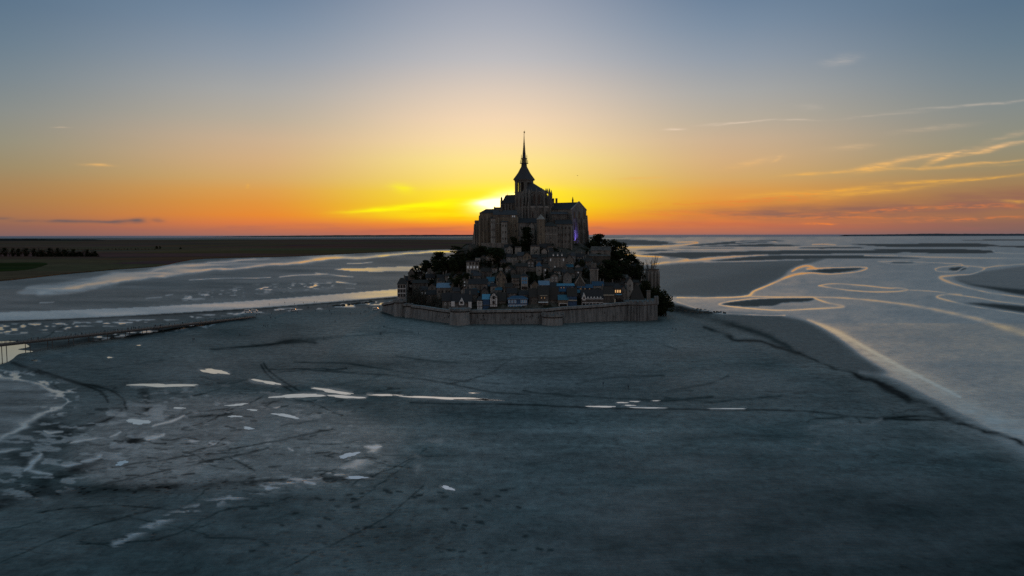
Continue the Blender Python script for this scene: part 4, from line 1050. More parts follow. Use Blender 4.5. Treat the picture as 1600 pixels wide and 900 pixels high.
# marsh: rows of trees far off on the left
rg = random.Random(12)
for k in range(46):
    px = -30 + k * 3.95 + rg.uniform(-1.5, 1.5)
    tree('bare' if k % 3 else 'broad', px, 402.0 + rg.uniform(-.5, .4), 387.5 + rg.uniform(-1.5, 3) + (3 if k > 33 else 0), rg.uniform(7, 11), 'tree in the long dark row across the marsh on the left', 'trees in the long row across the marsh', Y=64 * F / (402.5 - 369))
for k in range(30):
    px = 96 + k * 5.2 + rg.uniform(-1.5, 1.5)
    tree('bare' if k % 2 else 'bush', px, 391.4 + rg.uniform(-.2, .2), 387.6 + rg.uniform(-.8, .6), rg.uniform(2, 3.4), 'tiny far tree in the thin line across the marsh', 'tiny trees in the thin line across the marsh', Y=64 * F / (391.5 - 368.7))
tree('round', 244, 390, 383.4, 5, 'taller of the two lone trees close together on the marsh', Y=3350); tree('round', 249.5, 389.6, 384, 4, 'shorter lone tree touching the taller one on the marsh', Y=3350)
tree('bush', 281.5, 391, 385.5, 8, 'lone round bush on the open marsh, far left of the mount', Y=3300)
for k in range(16):
    tree('broad', 60 + k * 6 + rg.uniform(-2, 2), 402, 394 + rg.uniform(0, 3), 9, 'low dark tree thickening the near end of the marsh row', 'low trees thickening the marsh row', Y=64 * F / (403 - 369))

# ------------------------------------------------------------------ windows and houses
WIN = {}
def window_mesh(w, h, fm, pm, arch=False):
    key = (round(w, 2), round(h, 2), fm, pm, arch)
    if key in WIN: return WIN[key]
    b = MB(); f_ = min(.22, w * .16)
    if arch:
        def ring(k, y):
            pts = [(-w / 2 * k, y, -h / 2 * (1 if k == 1 else .94)), (w / 2 * k, y, -h / 2 * (1 if k == 1 else .94)), (w / 2 * k, y, h * .18), (w * .27 * k, y, h * .38), (0, y, h / 2 * (1 if k == 1 else .9)), (-w * .27 * k, y, h * .38), (-w / 2 * k, y, h * .18)]
            return pts
        o, i = ring(1, -.16), ring(.78, -.16)
        for k in range(7): b.face([o[k], o[(k + 1) % 7], i[(k + 1) % 7], i[k]], 0)
        b.loft(ring(1, .1), o, 0, cap0=False, cap1=False)
        b.loft(i, ring(.78, -.03), 0, cap0=False, cap1=False)
        b.face(ring(.78, -.03), 1)
    else:
        b.box(-w / 2, w / 2, -.14, .1, -h / 2 - .1, -h / 2 + f_, 0); b.box(-w / 2, w / 2, -.14, .1, h / 2 - f_, h / 2, 0)
        b.box(-w / 2, -w / 2 + f_, -.13, .1, -h / 2 + f_, h / 2 - f_, 0); b.box(w / 2 - f_, w / 2, -.13, .1, -h / 2 + f_, h / 2 - f_, 0)
        b.box(-.05, .05, -.1, .1, -h / 2 + f_, h / 2 - f_, 0)
        b.box(-w / 2 + f_, w / 2 - f_, -.04, .1, -h / 2 + f_, h / 2 - f_, 1)
    WIN[key] = b.mesh('window', [MATS[fm], MATS[pm]])
    return WIN[key]

def windows(e, x0, x1, z0, z1, n, rows, fm='granite_pale', pm='glass_dark', w=None, h=None, y=0.0, arch=False, skip=()):
    for r in range(rows):
        for k in range(n):
            if (r, k) in skip: continue
            cw = (x1 - x0) / n; ch = (z1 - z0) / rows
            link_mesh('window', window_mesh(w or min(1.3, cw * .5), h or min(1.9, ch * .55), fm, pm, arch), e, (x0 + cw * (k + .5), y, z0 + ch * (r + .52)))

def roof_on(e, rt, x0, x1, y0, y1, z0, z1, mt, oh=.45, name='roof'):
    b = MB(); th = .28
    X0, X1, Y0_, Y1_ = x0 - oh, x1 + oh, y0 - oh, y1 + oh
    if rt == 'x':
        ym = (y0 + y1) / 2
        b.slab([(X0, Y0_, z0 - .1), (X1, Y0_, z0 - .1), (X1, ym, z1), (X0, ym, z1)], th); b.slab([(X1, Y1_, z0 - .1), (X0, Y1_, z0 - .1), (X0, ym, z1 + .004), (X1, ym, z1 + .004)], th)
    elif rt == 'y':
        xm = (x0 + x1) / 2
        b.slab([(X0, Y1_, z0 - .1), (X0, Y0_, z0 - .1), (xm, Y0_, z1), (xm, Y1_, z1)], th); b.slab([(X1, Y0_, z0 - .1), (X1, Y1_, z0 - .1), (xm, Y1_, z1 + .004), (xm, Y0_, z1 + .004)], th)
    elif rt == 'shed':
        b.slab([(X0, Y0_, z0), (X1, Y0_, z0), (X1, Y1_, z1), (X0, Y1_, z1)], th)
    elif rt == 'hip':
        ins = min((x1 - x0) * .32, (y1 - y0) * .5); ym = (y0 + y1) / 2
        b.loft([(X0, Y0_, z0), (X1, Y0_, z0), (X1, Y1_, z0), (X0, Y1_, z0)], [(x0 + ins, ym - .1, z1), (x1 - ins, ym - .1, z1), (x1 - ins, ym + .1, z1), (x0 + ins, ym + .1, z1)])
    elif rt == 'pyr':
        xm, ym = (x0 + x1) / 2, (y0 + y1) / 2
        b.loft([(X0, Y0_, z0), (X1, Y0_, z0), (X1, Y1_, z0), (X0, Y1_, z0)], [(xm - .1, ym - .1, z1), (xm + .1, ym - .1, z1), (xm + .1, ym + .1, z1), (xm - .1, ym + .1, z1)])
    elif rt == 'flat':
        b.box(X0, X1, Y0_, Y1_, z0, z0 + .35)
        b.box(x0, x1, y0 - .02, y0 + .3, z0 + .35, max(z1, z0 + .8))
    return b.build(name, MATS[mt], e)

PLACED = []
def house(label, cx, w, base, eave, ridge, rt='x', wm='granite', rm='slate', win=None, name='house', cat='house', depth=9.0, Y=None, yaw=0.0, group=None,
          chim=(), dormers=0, dmat='white_paint', door=None, found=6.0, butt=0, wk=None, arch=False, cornice=None, post=None):
    """house seen with its front wall's foot at (cx, base); eave and ridge are photo heights"""
    p = at(cx, base, Y) if Y else on_hill(cx, base)
    s = p.y / F; W = w * s; h = (base - eave) * s
    hr = at(cx, ridge, p.y + (depth / 2 if rt != 'shed' else depth)).z - p.z
    hr = max(hr, h + .3)
    e = empty(name, p, R(yaw)); tag(e, label, cat, group)
    x0, x1 = -W / 2, W / 2
    b = MB(); b.box(x0, x1, 0, depth, -found, h)
    if rt == 'x': b.gable(x0, x1, .02, depth - .02, h - .01, hr - .25, 'x')
    if rt == 'y': b.gable(x0 + .02, x1 - .02, 0.003, depth - .003, h - .01, hr - .25, 'y')
    if rt == 'shed': b.loft([(x0, 0.2, h - .01), (x0, depth, h - .01), (x0, depth, hr - .3)], [(x1, .2, h - .01), (x1, depth, h - .01), (x1, depth, hr - .3)])
    b.build('wall', MATS[wm], e)
    roof = roof_on(e, rt, x0, x1, 0, depth, h, hr, rm)
    for c_ in chim:
        cw, cd = .9, .7; xx = x0 + W * c_; cb_ = MB(); zt = hr + 1.6 if rt != 'y' else h + 2.4
        cb_.box(xx - cw / 2, xx + cw / 2, depth / 2 - cd / 2, depth / 2 + cd / 2, h * .8, zt); cb_.box(xx - cw / 2 - .1, xx + cw / 2 + .1, depth / 2 - cd / 2 - .1, depth / 2 + cd / 2 + .1, zt, zt + .25)
        for q_ in (-.22, .22): cb_.tube((xx + q_, depth / 2, zt + .24), (xx + q_, depth / 2, zt + .8), .13, .11, 6)
        cb_.build('chimney', MATS['granite'], e)
    if win:
        n, rows = win[0], win[1]; pm = win[2] if len(win) > 2 else 'glass_dark'; fm = win[3] if len(win) > 3 else 'granite_pale'
        zlo = win[4] if len(win) > 4 else .04
        windows(e, x0 + W * .04, x1 - W * .04, h * zlo, h * .98, n, rows, fm, pm, y=-.02, arch=arch, **(wk or {}))
    for k in range(dormers):
        xx = x0 + W * (k + .5) / dormers; dh = (hr - h) * .55; dw = min(1.7, W / dormers * .6); yf = depth / 2 * .22
        db = MB(); zb = h + (hr - h) * .22
        db.box(xx - dw / 2, xx + dw / 2, yf, depth / 2, zb - .4, zb + dh * .6); db.gable(xx - dw / 2, xx + dw / 2, yf, depth / 2, zb + dh * .6 - .01, zb + dh * 1.05, 'y')
        do = db.build('dormer', MATS[dmat], e)
        link_mesh('window', window_mesh(dw * .62, dh * .5, dmat, 'glass_dark'), do, (xx, yf - .02, zb + dh * .25))
    if door is not None:
        db = MB(); xx = x0 + W * door; db.loft(*[[(xx - .75, y_, -.1), (xx + .75, y_, -.1), (xx + .75, y_, 1.9), (xx, y_, 2.6), (xx - .75, y_, 1.9)] for y_ in (.1, -.12)]); db.build('door', MATS['dark_timber'], e)
    for k in range(butt):
        xx = x0 + W * (k + .5 * (butt == 1)) / max(1, butt - 1) if butt > 1 else 0
        bb = MB(); bb.loft([(xx - .7, -1.5, -found), (xx + .7, -1.5, -found), (xx + .7, .1, -found), (xx - .7, .1, -found)], [(xx - .7, -.9, h * .8), (xx + .7, -.9, h * .8), (xx + .7, .1, h * .8), (xx - .7, .1, h * .8)])
        bb.loft([(xx - .7, -.9, h * .8), (xx + .7, -.9, h * .8), (xx + .7, .1, h * .8), (xx - .7, .1, h * .8)], [(xx - .7, -.1, h * .93), (xx + .7, -.1, h * .93), (xx + .7, .1, h * .93), (xx - .7, .1, h * .93)])
        bb.build('buttress', MATS[wm], e)
    if cornice:
        bb = MB(); zc = h - .15 if len(cornice) < 2 else h * cornice[1]
        bb.box(x0 - .3, x1 + .3, -.75, .05, zc - .25, zc + .15); bb.build('cornice', MATS[cornice[0]], e)
    e['dims'] = (W, h, hr, depth); PLACED.append((p.x, p.y + depth / 2, W / 2, depth / 2))
    return e

def part_box(e, name, mt, *bx):
    b = MB(); b.box(*bx); return b.build(name, MATS[mt], e)

def awning(e, x0, x1, z, mt, out_=1.6):
    b = MB(); b.slab([(x0, -out_, z - .5), (x1, -out_, z - .5), (x1, .05, z), (x0, .05, z)], .18); return b.build('awning', MATS[mt], e)

def shopfront(e, x0, x1, z0, z1, n, fm='white_paint', pm='glass_dark'):
    b = MB(); b.box(x0, x1, -.3, .05, z1, z1 + .4)
    for k in range(n + 1):
        xx = x0 + (x1 - x0) * k / n; b.box(xx - .15, xx + .15, -.28, .05, z0, z1)
    f_ = b.build('shopfront', MATS[fm], e)
    g_ = MB(); g_.box(x0 + .2, x1 - .2, -.1, .04, z0, z1 - .02); g_.build('glass', MATS[pm], f_)

def timbering(e, W, h, hr, y=-.03):
    b = MB()
    for z in (h * .05, h * .5, h * .97): b.box(-W / 2, W / 2, y - .1, .03, z - .14, z + .14)
    for k in range(5):
        xx = -W / 2 + W * k / 4; b.box(xx - .13, xx + .13, y - .08, .03, 0, h + (hr - h) * max(0, 1 - abs(xx) / (W / 2)) * .9)
    return b.build('timber_frame', MATS['dark_timber'], e)

FRONT = 488.0
YF = 544.0
# ---- the row of shops behind the rampart (left to right)
house('narrow house with dark slate roof behind the left rampart wall', 704, 26, FRONT, 470, 457, 'x', 'granite', 'slate', (3, 1, 'glass_dark', 'white_paint', .5), Y=552, chim=(.1,), name='slate_house')
e = house('low house with white triangular dormer just behind the big round tower', 722, 30, FRONT, 472, 459, 'x', 'granite_dark', 'slate', Y=548, chim=(.9,), name='dormer_house')
b = MB(); W = e['dims'][0]; h = e['dims'][1]
b.gable(-2.2, 1.6, -.9, 4, h - .2, h + 3.4, 'y'); b.box(-2.2, 1.6, -.85, 4, h - 2.2, h - .15); dd = b.build('dormer', MATS['white_paint'], e)
link_mesh('window', window_mesh(1.9, 1.6, 'dark_timber', 'glass_dark'), dd, (-.3, -.9, h - .2))
part_box(e, 'porch', 'white_paint', W * .34, W * .5, -.7, 1, h - 4.5, h + .3)
part_box(e, 'balcony', 'white_paint', -W * .56, -W * .38, -.9, .4, h - 3.2, h + .6)
e = house('narrow white timbered house with dark bands behind the rampart right of the big round tower', 749.5, 8.4, FRONT, 469, 463, 'hip', 'white_paint', 'slate', (2, 1, 'glass_dark', 'white_paint', .55), Y=545, name='timbered_house')
timbering(e, e['dims'][0], e['dims'][1], e['dims'][1])
house('small house with bright blue roof between two white timbered houses', 759.5, 11, FRONT, 467, 459.5, 'x', 'blue_front', 'blue_paint_sheen', Y=546, name='blue_roofed_house', door=.5, cornice=('granite', .55))
e = house('tall white half timbered house with steep gable facing the sand', 771.5, 11.5, FRONT, 464, 455.5, 'y', 'white_paint', 'slate', Y=545, name='half_timbered_house')
W, h, hr = e['dims'][:3]; timbering(e, W, h, hr)
for z in (h * .66, h * .98): link_mesh('window', window_mesh(1.7, 2.2, 'dark_timber', 'glass_dark'), e, (0, -.16, z))
part_box(e, 'ground_floor', 'dark_timber', -W * .52, W * .55, -.7, .2, 0, h * .38)
house('dark narrow house between the half timbered gable and the blue fronted shop', 784, 13, FRONT, 470, 456, 'x', 'granite_dark', 'slate_brown', (2, 2), Y=547, chim=(.8,), name='dark_house')
e = house('long shop with deep blue front and white window frames above the rampart', 809, 31, FRONT, 466.5, 462, 'hip', 'blue_front', 'slate_blue_sheen', Y=543.5, name='blue_shop', depth=7)
W, h = e['dims'][:2]
for k in (0, 1, 2, 4.1, 4.8, 5.5):
    link_mesh('window', window_mesh(1.5, 2.3, 'white_paint', 'glass_blue'), e, (-W * .43 + k * W * .152, -.03, h * .80))
part_box(e, 'cornice', 'slate_pale', -W * .52, W * .52, -.7, .1, h - .35, h + .05); shopfront(e, -W * .48, W * .46, h * .1, h * .52, 7, 'white_paint', 'glass_blue')
house('brown stone house with tall chimney right of the blue shop', 833.5, 13, FRONT, 464, 450, 'x', 'granite_dark', 'slate_brown', (2, 2, 'glass_dark', 'granite'), Y=545, chim=(.25, .9), name='stone_house')
e = house('dark house with cream cornice and two lit windows behind the rampart', 849, 16, FRONT, 461, 447, 'x', 'granite_dark', 'slate_brown', Y=544, name='lit_house')
W, h = e['dims'][:2]; part_box(e, 'cornice', 'cream_paint', -W * .35, W * .4, -.8, .1, h - .5, h - .05)
for x in (-.18, .12): link_mesh('window', window_mesh(.9, 1.5, 'granite', 'glass_dim'), e, (x * W, -.05, h - 2))
awning(e, -W * .5, W * .46, h * .62, 'white_paint', 1.4); link_mesh('window', window_mesh(.8, .8, 'dark_timber', 'glass_dim'), e, (W * .36, -.1, h * .42))
house('brown slate house half hidden behind the rampart left of the teal roof', 865, 15, FRONT, 468, 448, 'x', 'granite_dark', 'slate_brown', (2, 1, 'glass_dark', 'granite', .5), Y=546, name='slate_house')
e = house('small house with teal roof and white framed shop window at rampart level', 880, 15, FRONT, 468, 460.5, 'x', 'granite_warm', 'slate_teal_sheen', Y=544, name='teal_roofed_house', depth=7)
W, h = e['dims'][:2]; shopfront(e, -W * .42, W * .42, h * .2, h * .68, 1, 'white_paint')
e = house('navy fronted house with cream balcony line left of the long white hotel', 894, 14.5, FRONT, 462, 449, 'x', 'blue_front', 'slate_brown', (4, 1, 'glass_dark', 'blue_front', .55), Y=545, name='navy_house')
W, h = e['dims'][:2]; part_box(e, 'balcony', 'cream_paint', -W * .48, W * .5, -1, .1, h * .70, h * .76)
e = house('long white trimmed hotel with steep slate roof and pale gabled dormer on its left', 925.5, 34, FRONT - 1, 467, 452, 'x', 'granite_dark', 'slate', Y=546, chim=(.02, .98), dormers=0, name='hotel', cat='hotel', depth=10)
W, h, hr, dp = e['dims']
part_box(e, 'cornice', 'white_paint', -W * .5, W * .5, -.7, .05, h - .1, h + .35)
b = MB(); b.gable(-W * .5, -W * .28, -.8, 5, h + .1, h + 4.7, 'y'); b.box(-W * .46, -W * .32, -.75, 5, h - 1, h + .2); dd = b.build('dormer', MATS['white_paint'], e)
link_mesh('window', window_mesh(1.0, 1.8, 'dark_timber', 'glass_dark'), dd, (-W * .39, -.8, h + 1))
for k in range(5):
    x = -W * .2 + k * W * .145; b = MB(); b.box(x - .6, x + .6, .2, 3, h, h + 1.1); b.gable(x - .7, x + .7, .15, 3, h + 1.09, h + 1.9, 'y'); dd = b.build('dormer', MATS['white_paint'], e)
    link_mesh('window', window_mesh(.6, .8, 'white_paint', 'glass_dark'), dd, (x, .2, h + .6))
shopfront(e, -W * .47, W * .5, h * .12, h * .68, 6, 'white_paint')
e = house('house with flat cream cornice and white terrace right of the long hotel', 951, 19, FRONT - 2, 460, 447.5, 'x', 'granite_dark', 'slate_brown', (4, 1, 'glass_dark', 'granite', .55), Y=549, name='terrace_house')
W, h = e['dims'][:2]; part_box(e, 'cornice', 'cream_paint', -W * .5, W * .45, -.9, .1, h - .7, h); part_box(e, 'terrace', 'white_paint', -W * .5, W * .5, -5, -4.6, h * .3, h * .52); part_box(e, 'gable_wall', 'cream_paint', W * .42, W * .5, -4, .0, h * .3, h * .75)
e = house('small shop with three warm lit windows over a blue awning', 965, 12, FRONT - 3, 450, 443, 'hip', 'granite_dark', 'slate', Y=552, name='lit_shop', cat='shop')
W, h = e['dims'][:2]
for k in (-1, 0, 1): link_mesh('window', window_mesh(1.35, 2.4, 'dark_timber', 'glass_warm'), e, (k * W * .3, -.05, h * .86))
awning(e, -W * .45, W * .5, h * .74, 'blue_paint_sheen'); shopfront(e, -W * .45, W * .45, h * .2, h * .52, 3, 'dark_timber')

# ---- left end
e = house('hotel with white window bands standing at the far left end of the ramparts', 627.5, 13, 466, 444, 434, 'hip', 'plaster', 'slate_brown', Y=582, yaw=4, name='corner_hotel', cat='hotel', chim=(.8,), depth=11)
W, h = e['dims'][:2]; windows(e, -W * .47, W * .47, .5, h, 3, 3, 'dark_timber', 'glass_dark', w=1.3, h=2.3, y=-.04)
for z in (h * .36, h * .68): part_box(e, 'string_course', 'white_paint', -W * .5, W * .5, -.25, .02, z - .2, z + .2)
house('tall stone house with stepped gable on the left shoulder', 643, 10, 452, 427, 419, 'y', 'granite_dark', 'slate_brown', (1, 3), name='gabled_house', chim=(.2,)); house('stone house behind the corner hotel on the left', 638, 12, 456, 438, 431, 'x', 'granite_dark', 'slate', (2, 1), name='stone_house')
house('stone house with pale blue grey roof among the thickets on the left slope', 694, 23, 463, 449, 442, 'x', 'granite', 'slate_pale', (4, 1, 'glass_dark', 'granite_dark'), name='pale_roofed_house', chim=(.0,))
house('rough stone gable attached right of the pale blue roof', 708, 7, 458, 446, 440, 'y', 'granite', 'slate_brown', name='gabled_house', depth=7); house('long low stone house under the left hedge bank', 659, 28, 458, 442, 437, 'x', 'granite_dark', 'slate_brown', (4, 1), name='stone_house')
house('stone barn among thickets below the pale blue roof', 676, 20, 468, 460, 453, 'x', 'granite_dark', 'slate', (2, 1), name='stone_barn'); house('stone house beside the dark slate roofs left of centre', 736, 18, 472, 460, 451, 'x', 'granite_dark', 'slate', (3, 1), Y=556, name='slate_house', chim=(.1,))
# ---- middle
house('long stone house with dark slate roof left of the turquoise house', 747, 29, 458, 443.5, 435.5, 'x', 'granite', 'slate', (4, 1, 'glass_dark', 'granite', .35), name='long_house', door=.62, chim=(.03,))
house('small house lit turquoise with a white chimney stub', 766.5, 11, 446, 439, 432.5, 'x', 'blue_paint_sheen', 'slate_teal_sheen', (2, 1, 'glass_dark', 'white_paint'), name='turquoise_house', chim=(.55,))
e = house('parish church with round topped gable and belfry opening left of centre', 783, 15, 452, 432, 421, 'y', 'granite_warm', 'slate_brown', name='parish_church', cat='church', depth=16)
W, h, hr = e['dims'][:3]
link_mesh('window', window_mesh(1.5, 3.2, 'granite_pale', 'glass_dark', True), e, (-W * .36, -.03, h * .78)); link_mesh('window', window_mesh(1.1, 2.4, 'granite_pale', 'glass_dark', True), e, (-W * .02, -.03, h * 1.12)); link_mesh('window', window_mesh(1.1, 2.0, 'granite', 'glass_dark', True), e, (W * .3, -.03, h * .8))
part_box(e, 'bell_cote', 'granite_pale', -1.6, 1.2, .2, 2.2, hr - .6, hr + 1.4)
house('small teal roofed lean-to below the parish church', 779, 10, 460, 453, 447.5, 'shed', 'granite', 'slate_teal_sheen', name='lean_to', depth=6); house('rough stone outbuilding between turquoise house and church', 771, 9, 456, 447, 442, 'x', 'granite_pale', 'slate', (1, 1), name='stone_outbuilding', depth=7)
e = house('stone house with dark balconies on two floors left of the blue windowed house', 805.5, 12, 450, 434, 429, 'x', 'granite', 'slate_brown', (2, 2), name='balcony_house'); W, h = e['dims'][:2]
for z in (.35, .72): part_box(e, 'balcony', 'dark_timber', -W * .45, W * .45, -1.0, .05, h * z - .15, h * z + .1)
e = house('pale narrow house with two floors of bright blue windows', 819.5, 11, 452, 432, 427, 'hip', 'granite_pale', 'slate', name='blue_windowed_house', chim=(.55,)); W, h = e['dims'][:2]
for z in (.55, .84):
    for x in (-.26, .0, .26): link_mesh('window', window_mesh(1.25, 2.1, 'slate_pale', 'glass_blue'), e, (x * W, -.04, h * z))
part_box(e, 'ground_floor', 'dark_timber', -W * .4, W * .4, -.3, .1, .1, h * .22)
for lab, cx, w, ba, ea, ri, rk, wm, rm, wn in (
    ('dark slate house above the blue shop left side', 800, 15, 466, 458, 450, 'x', 'granite_dark', 'slate', (2, 1)),
    ('small slate house tucked above the right of the blue shop', 818, 14, 466, 460, 454, 'x', 'granite_dark', 'slate', (2, 1)),
    ('brown gabled house under the pale sloping garden wall', 836, 15, 456, 446, 438, 'y', 'granite_warm', 'slate_brown', (2, 1)),
    ('grey pale roofed house at the foot of the sloping garden wall', 850, 16, 456, 445, 438.5, 'x', 'granite', 'slate_pale', (3, 1)),
    ('dark house between the lit house and the pale roofed one', 862, 14, 458, 449, 441, 'x', 'granite_dark', 'slate', (2, 1)),
    ('dark house stacked behind the brown slate roofs near the rampart centre', 876, 15, 462, 455, 448, 'x', 'granite_dark', 'slate_blue_sheen', (2, 1)),
    ('low slate house between parish church and balcony house', 795, 11, 458, 448, 442, 'x', 'granite_dark', 'slate_brown', (2, 1)),
    ('small house with hipped slate roof under the long stone house', 741, 15, 466, 457, 450, 'hip', 'granite_dark', 'slate_teal_sheen', (2, 1)),
    ('stone house with bare gable right of the hedge, above the white dormer house', 757, 12, 464, 455, 448, 'y', 'granite_dark', 'slate', (1, 1))):
    house(lab, cx, w, ba, ea, ri, rk, wm, rm, wn, name='slate_house', chim=(.15,) if cx % 2 else ())
# ---- upper village
e = house('three storey stone mansion with pale dormer windows below the right abbey wall', 870.5, 27, 424, 401, 393.5, 'x', 'granite', 'slate_brown', name='mansion', cat='mansion', depth=10, chim=(.02,)); W, h, hr, dp = e['dims']
for r, z in enumerate((.28, .78)):
    for k in range(4): link_mesh('window', window_mesh(1.1, 2.2, 'granite_pale', 'glass_cool' if (r + k) % 3 == 1 else 'glass_dark'), e, (-W * .38 + k * W * .25, -.03, h * z))
for k in range(3):
    x = -W * .22 + k * W * .25; b = MB(); b.box(x - .7, x + .7, .6, 4, h + .2, h + 1.7); b.gable(x - .8, x + .8, .55, 4, h + 1.69, h + 2.6, 'y'); dd = b.build('dormer', MATS['granite_pale'], e); link_mesh('window', window_mesh(.9, 1.2, 'white_paint', 'glass_cool'), dd, (x, .6, h + .95))
house('gabled stone house joined to the right of the mansion', 890, 14, 420, 406, 397.5, 'y', 'granite', 'slate_brown', (2, 1, 'glass_dark', 'granite_pale', .45), name='gabled_house'); house('low dark teal roof in front of the gabled house beside the mansion', 887, 17, 424, 417, 410, 'shed', 'granite_dark', 'slate_teal_sheen', name='lean_to', depth=6)
house('small stone tower with blue pyramid roof in the gardens', 842.5, 9, 430, 416, 409, 'pyr', 'granite_pale', 'slate_blue_sheen', (1, 1), name='garden_tower', cat='tower', depth=5.5)
house('narrow stone house beside the blue pyramid roof with one lamp lit window', 852, 7, 434, 418, 412, 'x', 'granite', 'slate_brown', (1, 2, 'glass_cool'), name='narrow_house', depth=6)
e = house('old manor with three dark arches above pale windows beside the largest tree', 738.5, 20, 426, 409.5, 407, 'flat', 'granite_pale', 'lead', name='manor', cat='manor', depth=9); W, h = e['dims'][:2]
for k in range(3): link_mesh('window', window_mesh(1.6, 2.0, 'granite', 'glass_dark', True), e, (-W * .18 + k * W * .24, -.03, h * .87))
for k in range(4): link_mesh('window', window_mesh(1.4, 2.0, 'white_paint', 'glass_cool'), e, (-W * .37 + k * W * .25, -.03, h * .52))
for k in range(3): link_mesh('window', window_mesh(1.0, 1.8, 'granite', 'glass_dark'), e, (-W * .3 + k * W * .26, -.03, h * .2))
part_box(e, 'upper_block', 'granite_pale', W * .2, W * .6, 2, 7, h * .6, h + 3.2)
house('stone house in the dark between manor and parish church', 760, 16, 432, 424, 418, 'x', 'granite_dark', 'slate_brown', (4, 1, 'glass_dark', 'granite'), name='stone_house'); house('low stone house under the long terrace wall', 815, 18, 428, 416, 411, 'x', 'granite_dark', 'slate_brown', (3, 1), name='stone_house')
house('stone gable ruin with open holes beside the spiky dark tree', 796.5, 9, 400, 389, 384, 'y', 'granite_pale', 'granite_pale', (2, 2), name='ruined_house', cat='ruin', depth=6); house('plain pale stone block right of the spiky dark tree', 809.5, 10, 398, 386.5, 385, 'flat', 'granite_pale', 'lead', name='stone_block', cat='building', depth=6)
house('small ruined stone house under the tall tree at the abbey foot', 836, 14, 398, 385, 382.5, 'flat', 'granite_pale', 'lead', (2, 1), name='ruined_house', cat='ruin', depth=6)
house('stone gabled house with pale coping left of the arch gable', 886.5, 13, 448, 430, 423.5, 'y', 'granite', 'slate_brown', (1, 1), name='gabled_house', chim=(.5,)); e = house('dark hall with pale arched gable edge behind the blue roofs', 906, 16, 452, 441, 428.5, 'y', 'granite_dark', 'slate_brown', name='arched_hall', cat='building'); W, h, hr = e['dims'][:3]
b = MB()
for sg in (-1, 1): b.loft([(sg * W * .54, -.25, h - 1.2), (sg * W * .54 - sg * .9, -.25, h - 1.2), (sg * W * .54 - sg * .9, .3, h - 1.2), (sg * W * .54, .3, h - 1.2)], [(sg * .01, -.25, hr + .5), (-sg * .2, -.25, hr - .7), (-sg * .2, .3, hr - .7), (sg * .01, .3, hr + .5)])
b.build('coping', MATS['granite_pale'], e)
e = house('long house with light blue roof edge and three lit windows right of centre', 883.5, 27, 458, 446, 442.8, 'shed', 'blue_front', 'blue_paint_sheen', name='blue_roofed_house', depth=6); W, h = e['dims'][:2]
for x in (-.25, -.09, .38): link_mesh('window', window_mesh(.9, 1.2, 'blue_front', 'glass_dim'), e, (x * W, -.04, h * .72))
e = house('long house with bright blue roof and a row of small lit windows', 914, 24, 456, 449.5, 444, 'x', 'granite_dark', 'slate_blue_sheen', name='blue_roofed_house', depth=7); W, h = e['dims'][:2]
for k in range(8): link_mesh('window', window_mesh(.8, 1.1, 'dark_timber', 'glass_dark' if k % 3 else 'glass_dim'), e, (-W * .3 + k * W * .1, -.04, h * .72))
house('bright blue roofed house with white window row, highest of the blue roofs', 934.5, 17, 454, 446, 439.5, 'x', 'granite', 'slate_blue_sheen', (5, 1, 'glass_dark', 'white_paint', .4), name='blue_roofed_house', depth=8, chim=(.75,)); house('small teal roofed house left above the long hotel', 907.5, 11, 466, 457, 452.5, 'x', 'granite_dark', 'slate_teal_sheen', (1, 1), name='teal_roofed_house', depth=6)
e = house('slim square stone tower with narrower top rising before the dark trees on the right', 928.5, 12.5, 446, 420, 419, 'flat', 'granite', 'lead', (1, 1), name='stone_tower', cat='tower', depth=6.5); W, h = e['dims'][:2]; part_box(e, 'upper_stage', 'granite', -W * .34, W * .3, .8, 5.6, h, h + 4.4); part_box(e, 'parapet', 'granite_pale', -W * .56, W * .56, -.4, 7, h - 1.0, h - .3)
for k in range(3): part_box(e, 'pilaster', 'granite_pale', -W * .46 + k * W * .4, -W * .38 + k * W * .4, -.3, .1, 0, h - 1.1)
e = house('stone lodge with long roof falling to the right below the tall abbey hall', 938, 30, 404, 391, 385, 'x', 'granite', 'granite_dark', Y=606, name='lodge', cat='building', depth=10, yaw=-14)
house('rough retaining house with dark arch under the lodge', 936, 34, 414, 400, 396, 'shed', 'rough_rock', 'granite_dark', Y=600, name='retaining_house', cat='building', depth=7)
# ---- right cluster
for lab, cx, w, ba, ea, ri, rk, wm, rm, wn, kw in (
    ('flat topped stone block at the top of the right rampart houses', 983.5, 13, 432, 415, 413, 'flat', 'granite', 'lead', (2, 1), {}),
    ('gabled stone house on the skyline left of the square tower', 995, 13, 440, 420, 412, 'y', 'granite', 'slate_brown', (2, 2), {'chim': (.3,)}),
    ('narrow stone house with tall window left of the rampart stair', 1003, 7, 436, 422, 418, 'x', 'granite_pale', 'slate_brown', (1, 1), {}),
    ('stone house with low roof at the left of the right cluster', 973, 17, 450, 434, 429, 'x', 'granite_dark', 'granite_dark', (3, 1), {}),
    ('tall pale stone house with a column of windows beside the guardhouse', 984, 10, 470, 441, 433, 'y', 'granite_pale', 'slate_brown', (1, 3), {'Y': 560}),
    ('stone house over the guardhouse, under the rampart stair', 994, 9, 458, 441, 437, 'x', 'granite_dark', 'slate_brown', (1, 2), {}),
    ('dark slate house left of the lit shop, behind the terrace', 951, 18, 456, 446, 440.5, 'x', 'granite_dark', 'slate', (3, 1), {'chim': (.1, .9)}),
    ('brown roofed house above the lit shop windows', 967, 14, 456, 444, 438, 'x', 'granite_dark', 'slate_brown', (2, 1), {'chim': (.8,)}),
    ('grey gabled house between lit shop and tall pale house', 974, 9, 470, 452, 446, 'y', 'granite', 'slate', (1, 2), {'Y': 557})):
    house(lab, cx, w, ba, ea, ri, rk, wm, rm, wn, name='stone_house', **kw)
